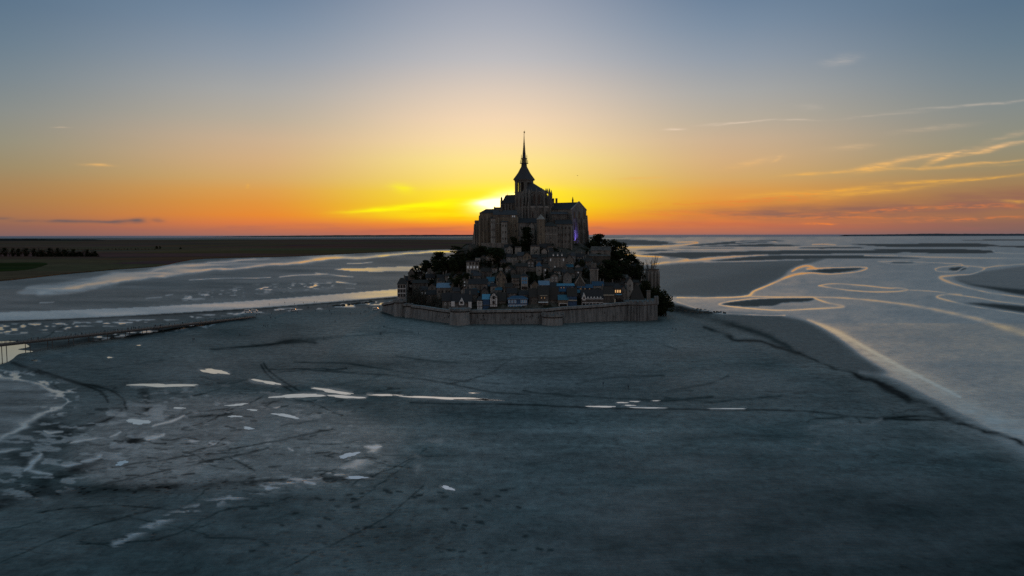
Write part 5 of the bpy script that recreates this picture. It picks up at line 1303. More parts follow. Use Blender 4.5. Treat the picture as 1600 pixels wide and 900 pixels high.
house('dark guardhouse with big steep roof inside the right corner bastion', 996, 22, 480, 469, 446.5, 'hip', 'granite_dark', 'slate_brown', Y=556, name='guardhouse', cat='guardhouse', depth=12)
house('chimney like stone turret between guardhouse and corner bastion', 1013.5, 5.5, 476, 455, 453.8, 'flat', 'granite', 'granite', Y=558, name='stone_turret', cat='turret', depth=3)
house('square rampart tower with crenelled top at the right edge of the mount', 1021, 16, 456, 421.5, 420.2, 'flat', 'granite', 'granite_dark', Y=584, name='square_tower', cat='tower', depth=11, butt=4)

# ---- the packed small houses between them
frg = random.Random(44)
ROWS = ((394, 10, (792, 870)), (402, 10, (790, 870)), (410, 11, (752, 925)), (418, 11, (745, 930)), (426, 11, (735, 1000)), (434, 11, (728, 1005)), (441, 12, (650, 1002)), (449, 12, (646, 1000)), (456, 12, (650, 996)), (463, 12, (652, 985)), (470, 13, (660, 980)))
for py, step, (xa, xb) in ROWS:
    x = xa + frg.uniform(0, 6)
    while x < xb:
        w = frg.uniform(8, 14); q_ = on_hill(x, py); W = w * q_.y / F; dp = frg.uniform(5.5, 7.5)
        if all(abs(q_.x - a) > (W / 2 + c_) * .88 or abs(q_.y + dp / 2 - b_) > (dp / 2 + d) * .88 for a, b_, c_, d in PLACED):
            wl, rf = frg.uniform(7, 11), frg.uniform(4, 6.5); pale = frg.random() < .25
            kind = frg.choice(('x', 'x', 'y', 'y', 'hip', 'shed'))
            house(mark_label('small %s house with %s' % ('pale' if pale else 'dark stone', {'x': 'long slate roof', 'y': 'gable facing out', 'hip': 'hipped roof', 'shed': 'single pitch roof'}[kind]), x, py - 6),
                  x, w, py, py - wl, py - wl - rf, kind, frg.choice(('plaster', 'granite_pale')) if pale else frg.choice(('granite', 'granite', 'granite_dark', 'granite_warm')), frg.choice(('slate', 'slate_brown', 'slate_brown', 'lead')),
                  (frg.choice((1, 2, 3)), frg.choice((1, 2)), 'glass_cool' if frg.random() < .08 else 'glass_dark', frg.choice(('granite_pale', 'granite', 'white_paint'))), name='village_house', depth=dp, yaw=frg.uniform(-16, 16), chim=(frg.choice((.1, .9)),) if kind in 'x' else (), group='small houses packed on the slope of the mount')
        x += w * frg.uniform(.95, 1.25)
# ---- terrace and stair walls on the slope
def slope_wall(label, pts, thick, hgt, mt='granite', name='terrace_wall', holes=0, below=4.0):
    P = [on_hill(*p) for p in pts]; o = P[0].copy(); e = empty(name, o); tag(e, label, 'wall')
    b = MB()
    for a, c_ in zip(P[:-1], P[1:]):
        d = Vector((c_.x - a.x, c_.y - a.y, 0)).normalized(); n = Vector((-d.y, d.x, 0)) * thick
        q = [a - o, c_ - o, c_ - o + n, a - o + n]
        b.loft([(v.x, v.y, v.z - below) for v in q], [(v.x, v.y, v.z + hgt) for v in q])
    b.build('wall', MATS[mt], e)
    c2 = MB()
    for a, c_ in zip(P[:-1], P[1:]):
        d = Vector((c_.x - a.x, c_.y - a.y, 0)).normalized(); n = Vector((-d.y, d.x, 0))
        q = [a - o - n * .2, c_ - o - n * .2, c_ - o + n * (thick + .2), a - o + n * (thick + .2)]
        c2.loft([(v.x, v.y, v.z + hgt + .003) for v in q], [(v.x, v.y, v.z + hgt + .4) for v in q])
    c2.build('coping', MATS['granite_pale'], e)
    for k in range(holes):
        f_ = (k + .5) / holes; i = min(int(f_ * (len(P) - 1)), len(P) - 2); t = f_ * (len(P) - 1) - i; c_ = P[i].lerp(P[i + 1], t) - o
        link_mesh('recess', window_mesh(1.7, 1.5, 'granite_dark', 'glass_dark'), e, (c_.x, c_.y - .1, c_.z + hgt * .45))
slope_wall('long pale terrace wall with a row of dark recesses below the abbey', [(796, 405.5), (812, 405), (830, 404.5), (849, 404)], 1.0, 2.9, 'granite_pale', holes=5)
slope_wall('lower terrace wall running under the garden recesses', [(800, 413), (816, 412), (836, 411), (848, 409)], 1.0, 2.4)
slope_wall('sloping pale garden wall mid slope right of the conifers', [(846, 445), (858, 442), (868, 440), (878, 437)], 1.2, 3.0, 'granite_pale')
slope_wall('garden wall below the left shoulder hedge', [(668, 424), (684, 424.5), (697, 424.5)], .8, 2.0)
slope_wall('retaining wall under the left abbey lodging', [(752, 386), (764, 386), (778, 386), (794, 386)], 1.0, 3.0, 'granite')
slope_wall('short wall between turquoise house and mansion gardens', [(820, 424), (834, 423), (846, 422)], .8, 2.0)
slope_wall('curved rampart stair climbing to the square tower', [(994, 443), (1002, 438), (1008, 432), (1013, 425)], 1.6, 3.2, 'granite_pale', 'stair_wall')
slope_wall('rough wall below the mansion terrace', [(856, 424), (870, 424), (884, 426)], .9, 1.6)

# ------------------------------------------------------------------ ramparts
def gz(px, base): return ground_at(px, base, 0.0)
def wall_seg(b, A, Bp, za, zb, th, low=-1.5):
    d = Vector((Bp.x - A.x, Bp.y - A.y, 0)).normalized(); n = Vector((-d.y, d.x, 0)) * th; bt = Vector((d.y, -d.x, 0)) * .9
    q0 = [A + bt, Bp + bt, Bp + n, A + n]; q1 = [A, Bp, Bp + n, A + n]; zz = [za, zb, zb, za]
    b.loft([(v.x, v.y, low) for v in q0], [(v.x, v.y, z) for v, z in zip(q1, zz)])

def rampart(label, pts, tops, pil=0):
    """curtain wall along the foot line, with an overhanging parapet"""
    e = empty('rampart_wall', gz(*pts[0])); tag(e, label, 'rampart', 'curtain walls of the ramparts'); o = e.location.copy()
    P = [gz(*p) - o for p in pts]; Z = [at(p[0], t, gz(*p).y).z for p, t in zip(pts, tops)]
    b = MB()
    for k in range(len(P) - 1): wall_seg(b, P[k], P[k + 1], Z[k] - 2.75, Z[k + 1] - 2.75, 2.6)
    b.build('curtain', MATS['rampart_stone'], e)
    pb = MB(); cb_ = MB()
    for k in range(len(P) - 1):
        A, Bp = P[k], P[k + 1]; d = Vector((Bp.x - A.x, Bp.y - A.y, 0)); L = d.length; d.normalize(); n = Vector((-d.y, d.x, 0)); f_ = -n * 1.05
        q = [A + f_, Bp + f_, Bp + n * 2.4, A + n * 2.4]
        za, zb = Z[k], Z[k + 1]
        pb.loft([(v.x, v.y, z - 1.75) for v, z in zip(q, (za, zb, zb, za))], [(v.x, v.y, z) for v, z in zip(q, (za, zb, zb, za))])
        qq = [A + n * 1.1, Bp + n * 1.1, Bp + n * 2.5, A + n * 2.5]
        pb.loft([(v.x, v.y, z - 2.9) for v, z in zip(qq, (za, zb, zb, za))], [(v.x, v.y, z - 1.6) for v, z in zip(qq, (za, zb, zb, za))], 1)  # dark stone in the recess deepens the shade under the parapet
        m_ = int(L / 2.1)
        for i in range(m_):
            c_ = A.lerp(Bp, (i + .5) / m_); z = za + (zb - za) * (i + .5) / m_
            x_ = [c_ - d * .24 + f_ * .9, c_ + d * .24 + f_ * .9, c_ + d * .24 + n * .2, c_ - d * .24 + n * .2]
            y_ = [c_ - d * .24 + f_ * .1, c_ + d * .24 + f_ * .1, c_ + d * .24 + n * .2, c_ - d * .24 + n * .2]
            cb_.loft([(v.x, v.y, z - 2.65) for v in y_], [(v.x, v.y, z - 1.752) for v in x_])
    pb.build('parapet', [MATS['tower_stone'], MATS['granite_dark']], e)
    co = cb_.build('corbels', MATS['granite_dark'], e); co['kind'] = 'stuff'  # coloured dark to carry the shadow strip below the parapet
    rg_ = random.Random(int(pts[0][0]))
    for i in range(pil):
        k = rg_.randrange(len(P) - 1); c_ = P[k].lerp(P[k + 1], rg_.uniform(.1, .9)); h_ = rg_.uniform(3.0, 6.6)
        link_mesh('loophole', window_mesh(.55, 1.2, 'granite_dark', 'glass_dark'), e, (c_.x, c_.y - .45 - .35 * (1 - h_ / 8), h_))
    return e

def tower(label, px, base, half, top, n=18, merl=True, low=None, batter=.6, name='rampart_tower'):
    """round bastion: left edge to right edge = 2 * half pixels"""
    g0 = gz(px, base); s = g0.y / F; r = half * s
    e = empty(name, (g0.x, g0.y + r, 0)); tag(e, label, 'tower'); z = at(px, top, g0.y).z
    b = MB(); b.prism(ngon(r + batter, n, ph=.1), -1.5, z - 2.8, top=ngon(r, n, ph=.1)); b.prism(ngon(r - 1.1, n, ph=.1), z - 2.9, z - 1.7); b.build('drum', MATS['tower_stone'], e)
    p = MB(); ro, ri_ = ngon(r + 1.0, n, ph=.1), ngon(r - .4, n, ph=.1)
    p.prism(ro, z - 1.75, z - .6)
    for k in range(n):
        j = (k + 1) % n
        if merl and k % 3 == 2: continue
        q = [ro[k], ro[j], ri_[j], ri_[k]]; p.prism(q, z - .598, z)
    p.build('parapet', MATS['rampart_stone'], e)
    c_ = MB()
    for k in range(n):
        a = math.pi * 2 * k / n; ca, sa = math.cos(a), math.sin(a)
        c_.box(-.01, .01, -.01, .01, 0, .01) if False else None
        u = Vector((ca, sa, 0)); v = Vector((-sa, ca, 0)) * .25
        q0 = [u * (r - .3) - v, u * (r + .05) - v, u * (r + .05) + v, u * (r - .3) + v]; q1 = [u * (r - .3) - v, u * (r + .85) - v, u * (r + .85) + v, u * (r - .3) + v]
        c_.loft([(w.x, w.y, z - 2.7) for w in q0], [(w.x, w.y, z - 1.752) for w in q1])
    co = c_.build('corbels', MATS['granite_dark'], e); co['kind'] = 'stuff'  # dark colour stands in for shade under the tower parapet
    return e, r, z

rampart('short curtain wall at the far left end of the ramparts', [(598, 486.5), (606, 489), (617, 492.5)], [474, 472, 470])
tower('round tower at the far left of the ramparts below the corner hotel', 623.5, 494.5, 8.6, 469)
rampart('short curtain wall between the two left round towers', [(630, 494), (636, 495.5)], [474, 475])
tower('slender round turret right of the far left tower', 638.5, 496.5, 5.2, 474.5, 14)
rampart('left curtain wall between the slender turret and the big round tower', [(642, 496), (660, 499), (682, 502.5), (706, 505.5)], [476, 478, 481.5, 484.5], 4)
tower('big round tower in the middle left of the ramparts', 717.5, 508.5, 15.2, 482.5, 22)
rampart('middle curtain wall with loopholes between round tower and low bastion', [(729, 506), (760, 506.3), (800, 506.5), (850, 506)], [484.5, 484, 483.5, 482.5], 12)
e, r, z = tower('low half round bastion with ruined top standing before the wall', 864, 508.8, 16, 491.5, 20, merl=True)
rg = random.Random(5)
for k in range(7):
    a = R(200 + k * 22); part_box(e, 'merlon', 'rampart_stone', r * math.cos(a) - .9, r * math.cos(a) + .7, r * math.sin(a) - .3, r * math.sin(a) + .5, z - .1, z + rg.uniform(.6, 1.6))
rampart('right curtain wall streaked by damp between low bastion and corner bastion', [(850, 506), (880, 505), (910, 503.5), (940, 502.3), (965, 501.3), (986, 500.5)], [482.5, 479.5, 477.5, 475.5, 473, 471.5], 3)
# corner bastion: polygonal, pilasters, crenels
e = empty('corner_bastion', gz(1005, 500.5)); tag(e, 'tall polygonal corner bastion with dark vertical strips at the right end of the ramparts', 'bastion'); o = e.location
poly = [gz(981, 501) - o, gz(1004, 501.8) - o, gz(1027, 499.5) - o]; poly = [(v.x, v.y) for v in poly]; poly = poly + [(poly[2][0] + 1, poly[2][1] + 22), (poly[0][0] - 2, poly[0][1] + 22)]
zt = at(1005, 471, o.y).z
def grow(pl, k):
    mx, my = sum(p[0] for p in pl) / len(pl), sum(p[1] for p in pl) / len(pl)
    return [(x + k * (x - mx) / math.hypot(x - mx, y - my), y + k * (y - my) / math.hypot(x - mx, y - my)) for x, y in pl]
b = MB(); b.prism(grow(poly, .5), -1.5, zt - 2.9, top=poly); b.prism(grow(poly, -1.0), zt - 3, zt - 1.9); b.build('wall', MATS['rampart_stone'], e)
b = MB(); b.prism(grow(poly, .9), zt - 2.0, zt); b.build('parapet', MATS['rampart_stone'], e)
for k in range(9):
    a, c_ = (poly[0], poly[1]) if k < 5 else (poly[1], poly[2]); t = (k + .5) / 5 if k < 5 else (k - 5 + .5) / 4
    x, y = a[0] + (c_[0] - a[0]) * t, a[1] + (c_[1] - a[1]) * t
    part_box(e, 'pilaster', 'rampart_stone', x - .75, x + .75, y - 1.1, y + .5, -1.4, zt - 2.95 + .01 * k)
for k in range(6):
    a, c_ = (poly[0], poly[1]) if k < 3 else (poly[1], poly[2]); t = ((k % 3) + .5) / 3; x, y = a[0] + (c_[0] - a[0]) * t, a[1] + (c_[1] - a[1]) * t
    part_box(e, 'merlon', 'rampart_stone', x - 1.1, x + 1.1, y - .7, y + .2, zt + .002, zt + 1.0)
part_box(e, 'turret', 'rampart_stone', poly[2][0] - 2.2, poly[2][0] + .6, poly[2][1] - .6, poly[2][1] + 3, zt - 3, zt + 3.6)
# ------------------------------------------------------------------ the abbey church
AX = R(-35)
def frame_at(px, Y, z, name, label, cat, rz=AX):
    p = at(px, 367, Y); e = empty(name, (p.x, Y, z), rz); tag(e, label, cat); return e
ZB = 62.0
ch = frame_at(819, 660, ZB, 'abbey_church', 'abbey church with needle spire, pinnacled choir and flying buttresses crowning the mount', 'church')
def zz(v): return v - ZB
def pinnacle(b, x, y, z0, z1, w=.9):
    zm = z0 + (z1 - z0) * .42
    b.box(x - w / 2, x + w / 2, y - w / 2, y + w / 2, z0, zm)
    b.loft([(x - w * .62, y - w * .62, zm), (x + w * .62, y - w * .62, zm), (x + w * .62, y + w * .62, zm), (x - w * .62, y + w * .62, zm)],
           [(x - .06, y - .06, z1), (x + .06, y - .06, z1), (x + .06, y + .06, z1), (x - .06, y + .06, z1)])
# crossing tower
b = MB(); b.box(-6, 6, -6, 6, zz(66), zz(101.5)); b.box(-6.3, 6.3, -6.3, 6.3, zz(101.5), zz(102.2))
for sx_ in (-1, 1):
    for sy_ in (-1, 1): b.box(min(sx_ * 6, sx_ * 3.8), max(sx_ * 6, sx_ * 3.8), min(sy_ * 6, sy_ * 3.8), max(sy_ * 6, sy_ * 3.8), zz(102.2), zz(110.5))
b.box(-.5, .5, -5.9, -4.9, zz(102.2), zz(110.5)); b.box(-.5, .5, 4.9, 5.9, zz(102.2), zz(110.5)); b.box(4.9, 5.9, -.5, .5, zz(102.2), zz(110.5)); b.box(-5.9, -4.9, -.5, .5, zz(102.2), zz(110.5))
b.box(-6, 6, -6, 6, zz(110.5), zz(112.2)); b.box(-6.7, 6.7, -6.7, 6.7, zz(112.2), zz(112.9))
b.build('crossing_tower', MATS['granite'], ch)
lv = MB(); lv.box(.4, 4.6, -4.6, 4.6, zz(102.3), zz(110.4)); lv.build('bell_chamber', MATS['dark_timber'], ch)
b = MB()
for k in range(7):
    z = zz(103 + k * 1.05); b.box(.6, 3.7, -5.7, -4.7, z, z + .3); b.box(4.75, 5.7, .6, 3.7, z, z + .3); b.box(4.75, 5.7, -3.7, -.6, z, z + .3)
b.build('louvre', MATS['dark_timber'], ch)
for x in (-3.6, 0, 3.6): link_mesh('window', window_mesh(1.5, 9, 'granite', 'glass_dark', True), ch, (x, -6.03, zz(93)))
b = MB()
for k in range(12): b.box(-6 + k * 1.05, -5.6 + k * 1.05, -6.5, -5.9, zz(111.2), zz(112.15))
b.build('corbels', MATS['granite_dark'], ch)['kind'] = 'stuff'
sq = lambda r, z: [(-r, -r, z), (r, -r, z), (r, r, z), (-r, r, z)]
b = MB(); b.loft(sq(7.2, zz(112.9)), sq(4.0, zz(119))); b.loft(sq(4.0, zz(119)), sq(1.9, zz(124.6)), cap0=False); b.build('tower_roof', MATS['lead'], ch)
sp = MB()
sp.loft(sq(1.9, zz(124.6)), sq(1.75, zz(127.2))); sp.box(-2.7, 2.7, -2.7, 2.7, zz(127.2), zz(127.9))
for sx_ in (-1, 1):
    for sy_ in (-1, 1): sp.box(sx_ * 1.3 - .42, sx_ * 1.3 + .42, sy_ * 1.3 - .42, sy_ * 1.3 + .42, zz(127.9), zz(131.4)); pinnacle(sp, sx_ * 2.3, sy_ * 2.3, zz(127.9), zz(131), .35)
sp.box(-.3, .3, -1.65, -1.2, zz(127.9), zz(131.4)); sp.box(-.3, .3, 1.2, 1.65, zz(127.9), zz(131.4))
sp.box(-2.1, 2.1, -2.1, 2.1, zz(131.4), zz(132))
for sx_ in (-1, 1):
    for sy_ in (-1, 1): pinnacle(sp, sx_ * 1.75, sy_ * 1.75, zz(132), zz(135.4), .32)
oc = lambda r, z: [(x, y, z) for x, y in ngon(r, 8, ph=.39)]
sp.loft(oc(1.75, zz(132)), oc(1.1, zz(139))); sp.loft(oc(1.1, zz(139)), oc(.5, zz(147)), cap0=False); sp.loft(oc(.5, zz(147)), oc(.2, zz(152.6)), cap0=False)
for z, r in ((136, 1.5), (140.5, 1.1), (145, .75)): sp.loft(oc(r, zz(z)), oc(r * .98, zz(z + .25)))
sp.build('spire', MATS['lead'], ch)
st_ = MB()   # winged figure with raised sword
st_.loft(oc(.30, zz(152.6)), oc(.16, zz(154.3))); st_.loft(oc(.16, zz(154.3)), oc(.26, zz(155.2)), cap0=False); st_.loft(oc(.26, zz(155.2)), oc(.1, zz(155.45)), cap0=False); st_.tube((0, 0, zz(155.4)), (0, 0, zz(155.9)), .17, .14, 8)
st_.tube((.2, -.05, zz(155.1)), (.62, -.25, zz(156.0)), .1, .07); st_.tube((.62, -.25, zz(155.9)), (.9, -.35, zz(157.2)), .06, .03); st_.tube((-.2, -.05, zz(155.1)), (-.45, -.35, zz(154.5)), .1, .07)
for s_ in (-1, 1): st_.loft([(s_ * .1, .15, zz(155.2)), (s_ * .1, .3, zz(155.2)), (s_ * .2, .3, zz(153.9)), (s_ * .2, .15, zz(153.9))], [(s_ * .7, .35, zz(156.1)), (s_ * .7, .45, zz(156.1)), (s_ * .55, .5, zz(154.4)), (s_ * .55, .4, zz(154.4))])
st_.build('statue', MATS['gilding'], ch)
# nave
b = MB(); b.box(-20, -5.9, -6.5, 6.5, zz(64), zz(92.5)); b.gable(-20, -5.9, -6.48, 6.48, zz(92.49), zz(99.5), 'x'); b.box(-25, -5.95, -12, 12, zz(64), zz(81)); b.loft([(-24.5, -6, zz(80.9)), (-19.9, -6, zz(80.9)), (-19.9, 6, zz(80.9)), (-24.5, 6, zz(80.9))], [(-21.6, -5, zz(93)), (-19.9, -5, zz(93)), (-19.9, 5, zz(93)), (-21.6, 5, zz(93))]); b.build('nave', MATS['granite_dark'], ch)
roof_on(ch, 'x', -20, -6.2, -6.5, 6.5, zz(92.5), zz(100), 'slate', .35, 'nave_roof')
b = MB(); b.slab([(-25.2, -12.4, zz(81)), (-6.2, -12.4, zz(81)), (-6.2, -6.4, zz(85.5)), (-25.2, -6.4, zz(85.5))], .3); b.slab([(-6.2, 12.4, zz(81)), (-25.2, 12.4, zz(81)), (-25.2, 6.4, zz(85.5)), (-6.2, 6.4, zz(85.5))], .3); b.build('aisle_roof', MATS['slate'], ch)
for k in range(5):
    x = -22.5 + k * 3.7; link_mesh('window', window_mesh(1.7, 3.6, 'granite_warm', 'glass_dark', True), ch, (max(x, -18.6), -6.52, zz(89))); link_mesh('window', window_mesh(1.7, 3.6, 'granite_warm', 'glass_dark', True), ch, (x, -12.02, zz(77)))
for k in range(6): part_box(ch, 'buttress', 'granite', -24.4 + k * 3.7 - .55, -24.4 + k * 3.7 + .55, -13.2, -11.9, zz(64), zz(80.2))
for k in range(4): part_box(ch, 'buttress', 'granite', -19.4 + k * 3.7 - .45, -19.4 + k * 3.7 + .45, -7.2, -6.4, zz(84.8), zz(92))
b = MB(); b.box(-21.4, -19.8, -7, -5.2, zz(64), zz(95)); b.box(-21.4, -19.8, 5.2, 7, zz(64), zz(95)); pinnacle(b, -20.6, -6.1, zz(95), zz(98.5), 1.4); b.build('stair_turret', MATS['granite_dark'], ch)
b = MB(); b.tube((-18, 0, zz(99.6)), (-18, 0, zz(101.8)), .35, .12, 6); b.build('finial', MATS['lead'], ch)
# choir: straight bays, half round end, ring of chapels
AC = 14.0
def apse(r, x1=14.0, x0=5.9, n=6):
    return [(x0, -r), (x1, -r)] + [(x1 + r * math.sin(math.pi * k / n), -r * math.cos(math.pi * k / n)) for k in range(1, n)] + [(x1, r), (x0, r)]
b = MB(); b.prism(apse(8.6), zz(70), zz(101)); b.build('choir', MATS['granite'], ch)
b = MB(); b.prism(apse(9.0), zz(100.8), zz(101.9)); b.build('cornice', MATS['granite'], ch)
b = MB(); lo = [(x, y, zz(101.9)) for x, y in apse(8.7)]; hi_ = [(5.9, -.15, zz(110.2))] + [(8.6, -.1, zz(110.2))] + [(8.8, -.1 + .2 * k / 6, zz(110.2)) for k in range(1, 6)] + [(8.6, .12, zz(110.2)), (5.9, .17, zz(110.2))]
b.loft(lo, hi_); b.build('choir_roof', MATS['lead'], ch)
b = MB(); b.prism(apse(12.8), zz(58), zz(87.5)); b.build('ambulatory', MATS['granite'], ch)
b = MB(); b.prism(apse(13.0), zz(87.3), zz(87.9)); ring = apse(12.9); inn = apse(12.5)
for k in range(len(ring) - 1): b.prism([ring[k], ring[k + 1], inn[k + 1], inn[k]], zz(87.9), zz(89.0))
b.build('balustrade', MATS['granite_pale'], ch)
b = MB(); b.loft([(x, y, zz(87.95)) for x, y in apse(12.3)], [(x, y, zz(90.4)) for x, y in apse(8.7)]); b.build('ambulatory_roof', MATS['lead'], ch)
dirs = [((x, -8.6), (0, -1)) for x in (7.6, 10.8)] + [((AC + 8.6 * math.sin(a), -8.6 * math.cos(a)), (math.sin(a), -math.cos(a))) for a in [math.pi * k / 6 for k in range(0, 7)]] + [((x, 8.6), (0, 1)) for x in (7.6, 10.8)]
for k, ((x, y), (dx, dy)) in enumerate(dirs):
    tx, ty = -dy, dx
    def rect(r0_, r1_, w, z): return [(x + dx * r0_ - tx * w, y + dy * r0_ - ty * w, z), (x + dx * r1_ - tx * w, y + dy * r1_ - ty * w, z), (x + dx * r1_ + tx * w, y + dy * r1_ + ty * w, z), (x + dx * r0_ + tx * w, y + dy * r0_ + ty * w, z)]
    b = MB(); b.loft(rect(3.4, 6.4, .8, zz(58)), rect(3.4, 5.6, .7, zz(88))); b.loft(rect(2.9, 4.9, .62, zz(88)), rect(3.1, 4.6, .55, zz(96.0)))
    for rr_, w in ((3.9, 1.3),): pinnacle(b, x + dx * rr_, y + dy * rr_, zz(96), zz(103.5 + (k % 2) * 1.2), w)
    pinnacle(b, x + dx * 5.2, y + dy * 5.2, zz(88), zz(94.0), .9)
    bt_ = b.build('buttress', MATS['granite'], ch)
    f_ = MB(); f_.loft(rect(5.4, 5.9, .3, zz(92.6)), rect(-.1, .3, .3, zz(97.6))) if False else f_.loft([(x + dx * 3.8 - tx * .3, y + dy * 3.8 - ty * .3, zz(88.5)), (x + dx * 3.8 + tx * .3, y + dy * 3.8 + ty * .3, zz(88.5)), (x + dx * 3.8 + tx * .3, y + dy * 3.8 + ty * .3, zz(95)), (x + dx * 3.8 - tx * .3, y + dy * 3.8 - ty * .3, zz(95))],
        [(x - tx * .3, y - ty * .3, zz(88.5)), (x + tx * .3, y + ty * .3, zz(88.5)), (x + tx * .3, y + ty * .3, zz(99.4)), (x - tx * .3, y - ty * .3, zz(99.4))])
    f_.build('flying_buttress', MATS['granite'], ch)
    b = MB(); pinnacle(b, x + dx * .5, y + dy * .5, zz(100), zz(104.8), .8); b.build('pinnacle', MATS['granite'], ch)
mid = [((x, -8.6), (0, -1)) for x in (9.2, 12.4)] + [((AC + 8.35 * math.sin(a), -8.35 * math.cos(a)), (math.sin(a), -math.cos(a))) for a in [math.pi * (k + .5) / 6 for k in range(6)]]
for (x, y), (dx, dy) in mid:
    rz = math.atan2(dx, -dy)
    link_mesh('window', window_mesh(2.0, 9.0, 'granite', 'glass_dark', True), ch, (x + dx * .02, y + dy * .02, zz(95.4)), rz)
    q_ = 4.2 if abs(dx) < .01 else 4.05
    link_mesh('window', window_mesh(1.6, 6.5, 'granite', 'glass_dark', True), ch, (x + dx * q_, y + dy * q_, zz(81.5)), rz); link_mesh('window', window_mesh(1.3, 4.0, 'granite', 'glass_dark', True), ch, (x + dx * q_, y + dy * q_, zz(72)), rz)

# ------------------------------------------------------------------ the tall gabled hall on the right
mv = frame_at(893, 634, 50, 'abbey_hall', 'tall gabled abbey hall on the right, lit violet at its foot', 'abbey building')
L, Wd = 34.0, 26.0; he, hg = 36.0, 42.3                              # local: x from -L to 0 (gable end at x = 0), y from 0 to Wd
b = MB(); b.box(-L, 0, 0, Wd, -8, he); b.gable(-L + .01, -.01, .02, Wd - .02, he - .01, hg - .3, 'x'); b.build('wall', MATS['granite'], mv)
roof_on(mv, 'x', -L, -.5, 0, Wd, he, hg, 'slate', .3)
b = MB()
for sg, ya, yb in ((0, -.4, Wd / 2), (1, Wd / 2, Wd + .4)):
    za, zb = (he - .2, hg + .5) if not sg else (hg + .5, he - .2)
    b.loft([(-.7, ya, za - .6), (.25, ya, za - .6), (.25, ya, za + .3), (-.7, ya, za + .3)], [(-.7, yb, zb - .6), (.25, yb, zb - .6), (.25, yb, zb + .3), (-.7, yb, zb + .3)])
b.build('coping', MATS['granite_pale'], mv)
for k in range(4):
    y = .3 + k * (Wd - .6) / 3; b = MB(); t = he * (.80 if k in (1, 2) else .86)
    b.loft([(-.1, y - 1, -8), (3.4, y - 1, -8), (3.4, y + 1, -8), (-.1, y + 1, -8)], [(-.1, y - .9, t * .55), (2.2, y - .9, t * .55), (2.2, y + .9, t * .55), (-.1, y + .9, t * .55)]); b.loft([(-.1, y - .9, t * .55), (1.9, y - .9, t * .55), (1.9, y + .9, t * .55), (-.1, y + .9, t * .55)], [(-.1, y - .8, t), (.9, y - .8, t), (.9, y + .8, t), (-.1, y + .8, t)])
    b.build('buttress', MATS['granite'], mv)
for col in (4.6, 13, 21.2):
    for z, h_ in ((31.0, 6.6), (21.4, 7.0), (12.6, 5.6)): link_mesh('window', window_mesh(3.4, h_, 'granite_dark', 'glass_dark', True), mv, (.03, col, z), R(90))
for k in range(6): link_mesh('window', window_mesh(1.2, 2.4, 'granite_dark', 'glass_dark'), mv, (-31 + k * 5.2, -.02, 32.5))
for k in range(6): part_box(mv, 'buttress', 'granite', -L + 2 + k * 5.2, -L + 3 + k * 5.2, -1.0, .1, -8, 30)
b = MB(); pinnacle(b, -6.5, 13, hg - 1, hg + 5.0, 1.0); b.build('turret_spike', MATS['lead'], mv)
for x, w in ((-26, 1.4), (-22.5, 1.4)): part_box(mv, 'chimney', 'granite_dark', x - w / 2, x + w / 2, 11, 12.4, hg - 2, hg + 4.0)
part_box(mv, 'terrace', 'granite_dark', -1, 5.2, 1, Wd - 2, -8, 6.8)
# violet floodlight at the foot of the gable
fl_ = empty('floodlight', mv.matrix_basis @ Vector((4.2, 5.0, 6.8))); tag(fl_, 'violet floodlight on the terrace at the foot of the gabled hall', 'lamp')
b = MB(); b.box(-.3, .3, -.2, .2, 0, .5); b.build('housing', MATS['steel'], fl_)
ld = bpy.data.lights.new('floodlight_lamp', 'SPOT'); ld.energy = 11000; ld.color = (.22, .16, 1.0); ld.spot_size = R(95); ld.spot_blend = .8; ld.shadow_soft_size = .2
lo_ = bpy.data.objects.new('floodlight_lamp', ld); COL.objects.link(lo_); lo_.location = mv.matrix_basis @ Vector((4.2, 5.0, 7.6))
tgt = mv.matrix_basis @ Vector((0, 3.6, 12)); lo_.rotation_euler = (tgt - lo_.location).to_track_quat('-Z', 'Y').to_euler()

# ------------------------------------------------------------------ lodgings and lower buildings round the church
e = house('long abbey lodging with slate roof and two pale windows left of the choir', 790, 37, 388, 335.5, 328.5, 'x', 'granite_warm', 'lead', Y=622, name='abbey_lodging', cat='abbey building', depth=14, found=10, butt=6, yaw=8)
W, h = e['dims'][:2]
for x in (.30, .38): link_mesh('window', window_mesh(1.1, 1.5, 'white_paint', 'glass_cool'), e, (x * W, -.05, h - 1.5))
for k in range(9): link_mesh('window', window_mesh(1.0, 1.5, 'granite', 'glass_dark'), e, (-W * .45 + k * W * .075, -.04, h - 1.7))
for r in range(3):
    for k in range(7): link_mesh('window', window_mesh(.95, 2.1, 'granite', 'glass_dark', True), e, (-W * .43 + k * W * .14 + (r % 2) * .6, -.04, h * (.35 + r * .17)))
part_box(e, 'string_course', 'granite_pale', -W * .38, -W * .12, -.7, .05, h * .72, h * .75)
e = house('abbey block with hipped slate roof left of the long lodging', 762, 25, 390, 333, 326.5, 'hip', 'granite_warm', 'slate', (4, 3, 'glass_dark', 'granite'), Y=626, name='abbey_lodging', cat='abbey building', depth=16, found=10, butt=5, yaw=-6, chim=(.86,))
e = house('leftmost abbey block with flat top and battered wall', 747.5, 11.5, 392, 347, 344.5, 'flat', 'granite', 'granite', (3, 3, 'glass_dark', 'granite'), Y=630, name='abbey_lodging', cat='abbey building', depth=16, found=10, butt=4, yaw=-14)
W, h = e['dims'][:2]; b = MB(); b.loft([(-W / 2 - 5.2, .5, -10), (-W / 2 + .1, .5, -10), (-W / 2 + .1, 15, -10), (-W / 2 - 5.2, 15, -10)], [(-W / 2 - .4, .5, h * .9), (-W / 2 + .1, .5, h * .9), (-W / 2 + .1, 15, h * .9), (-W / 2 - .4, 15, h * .9)]); b.build('batter', MATS['granite'], e)
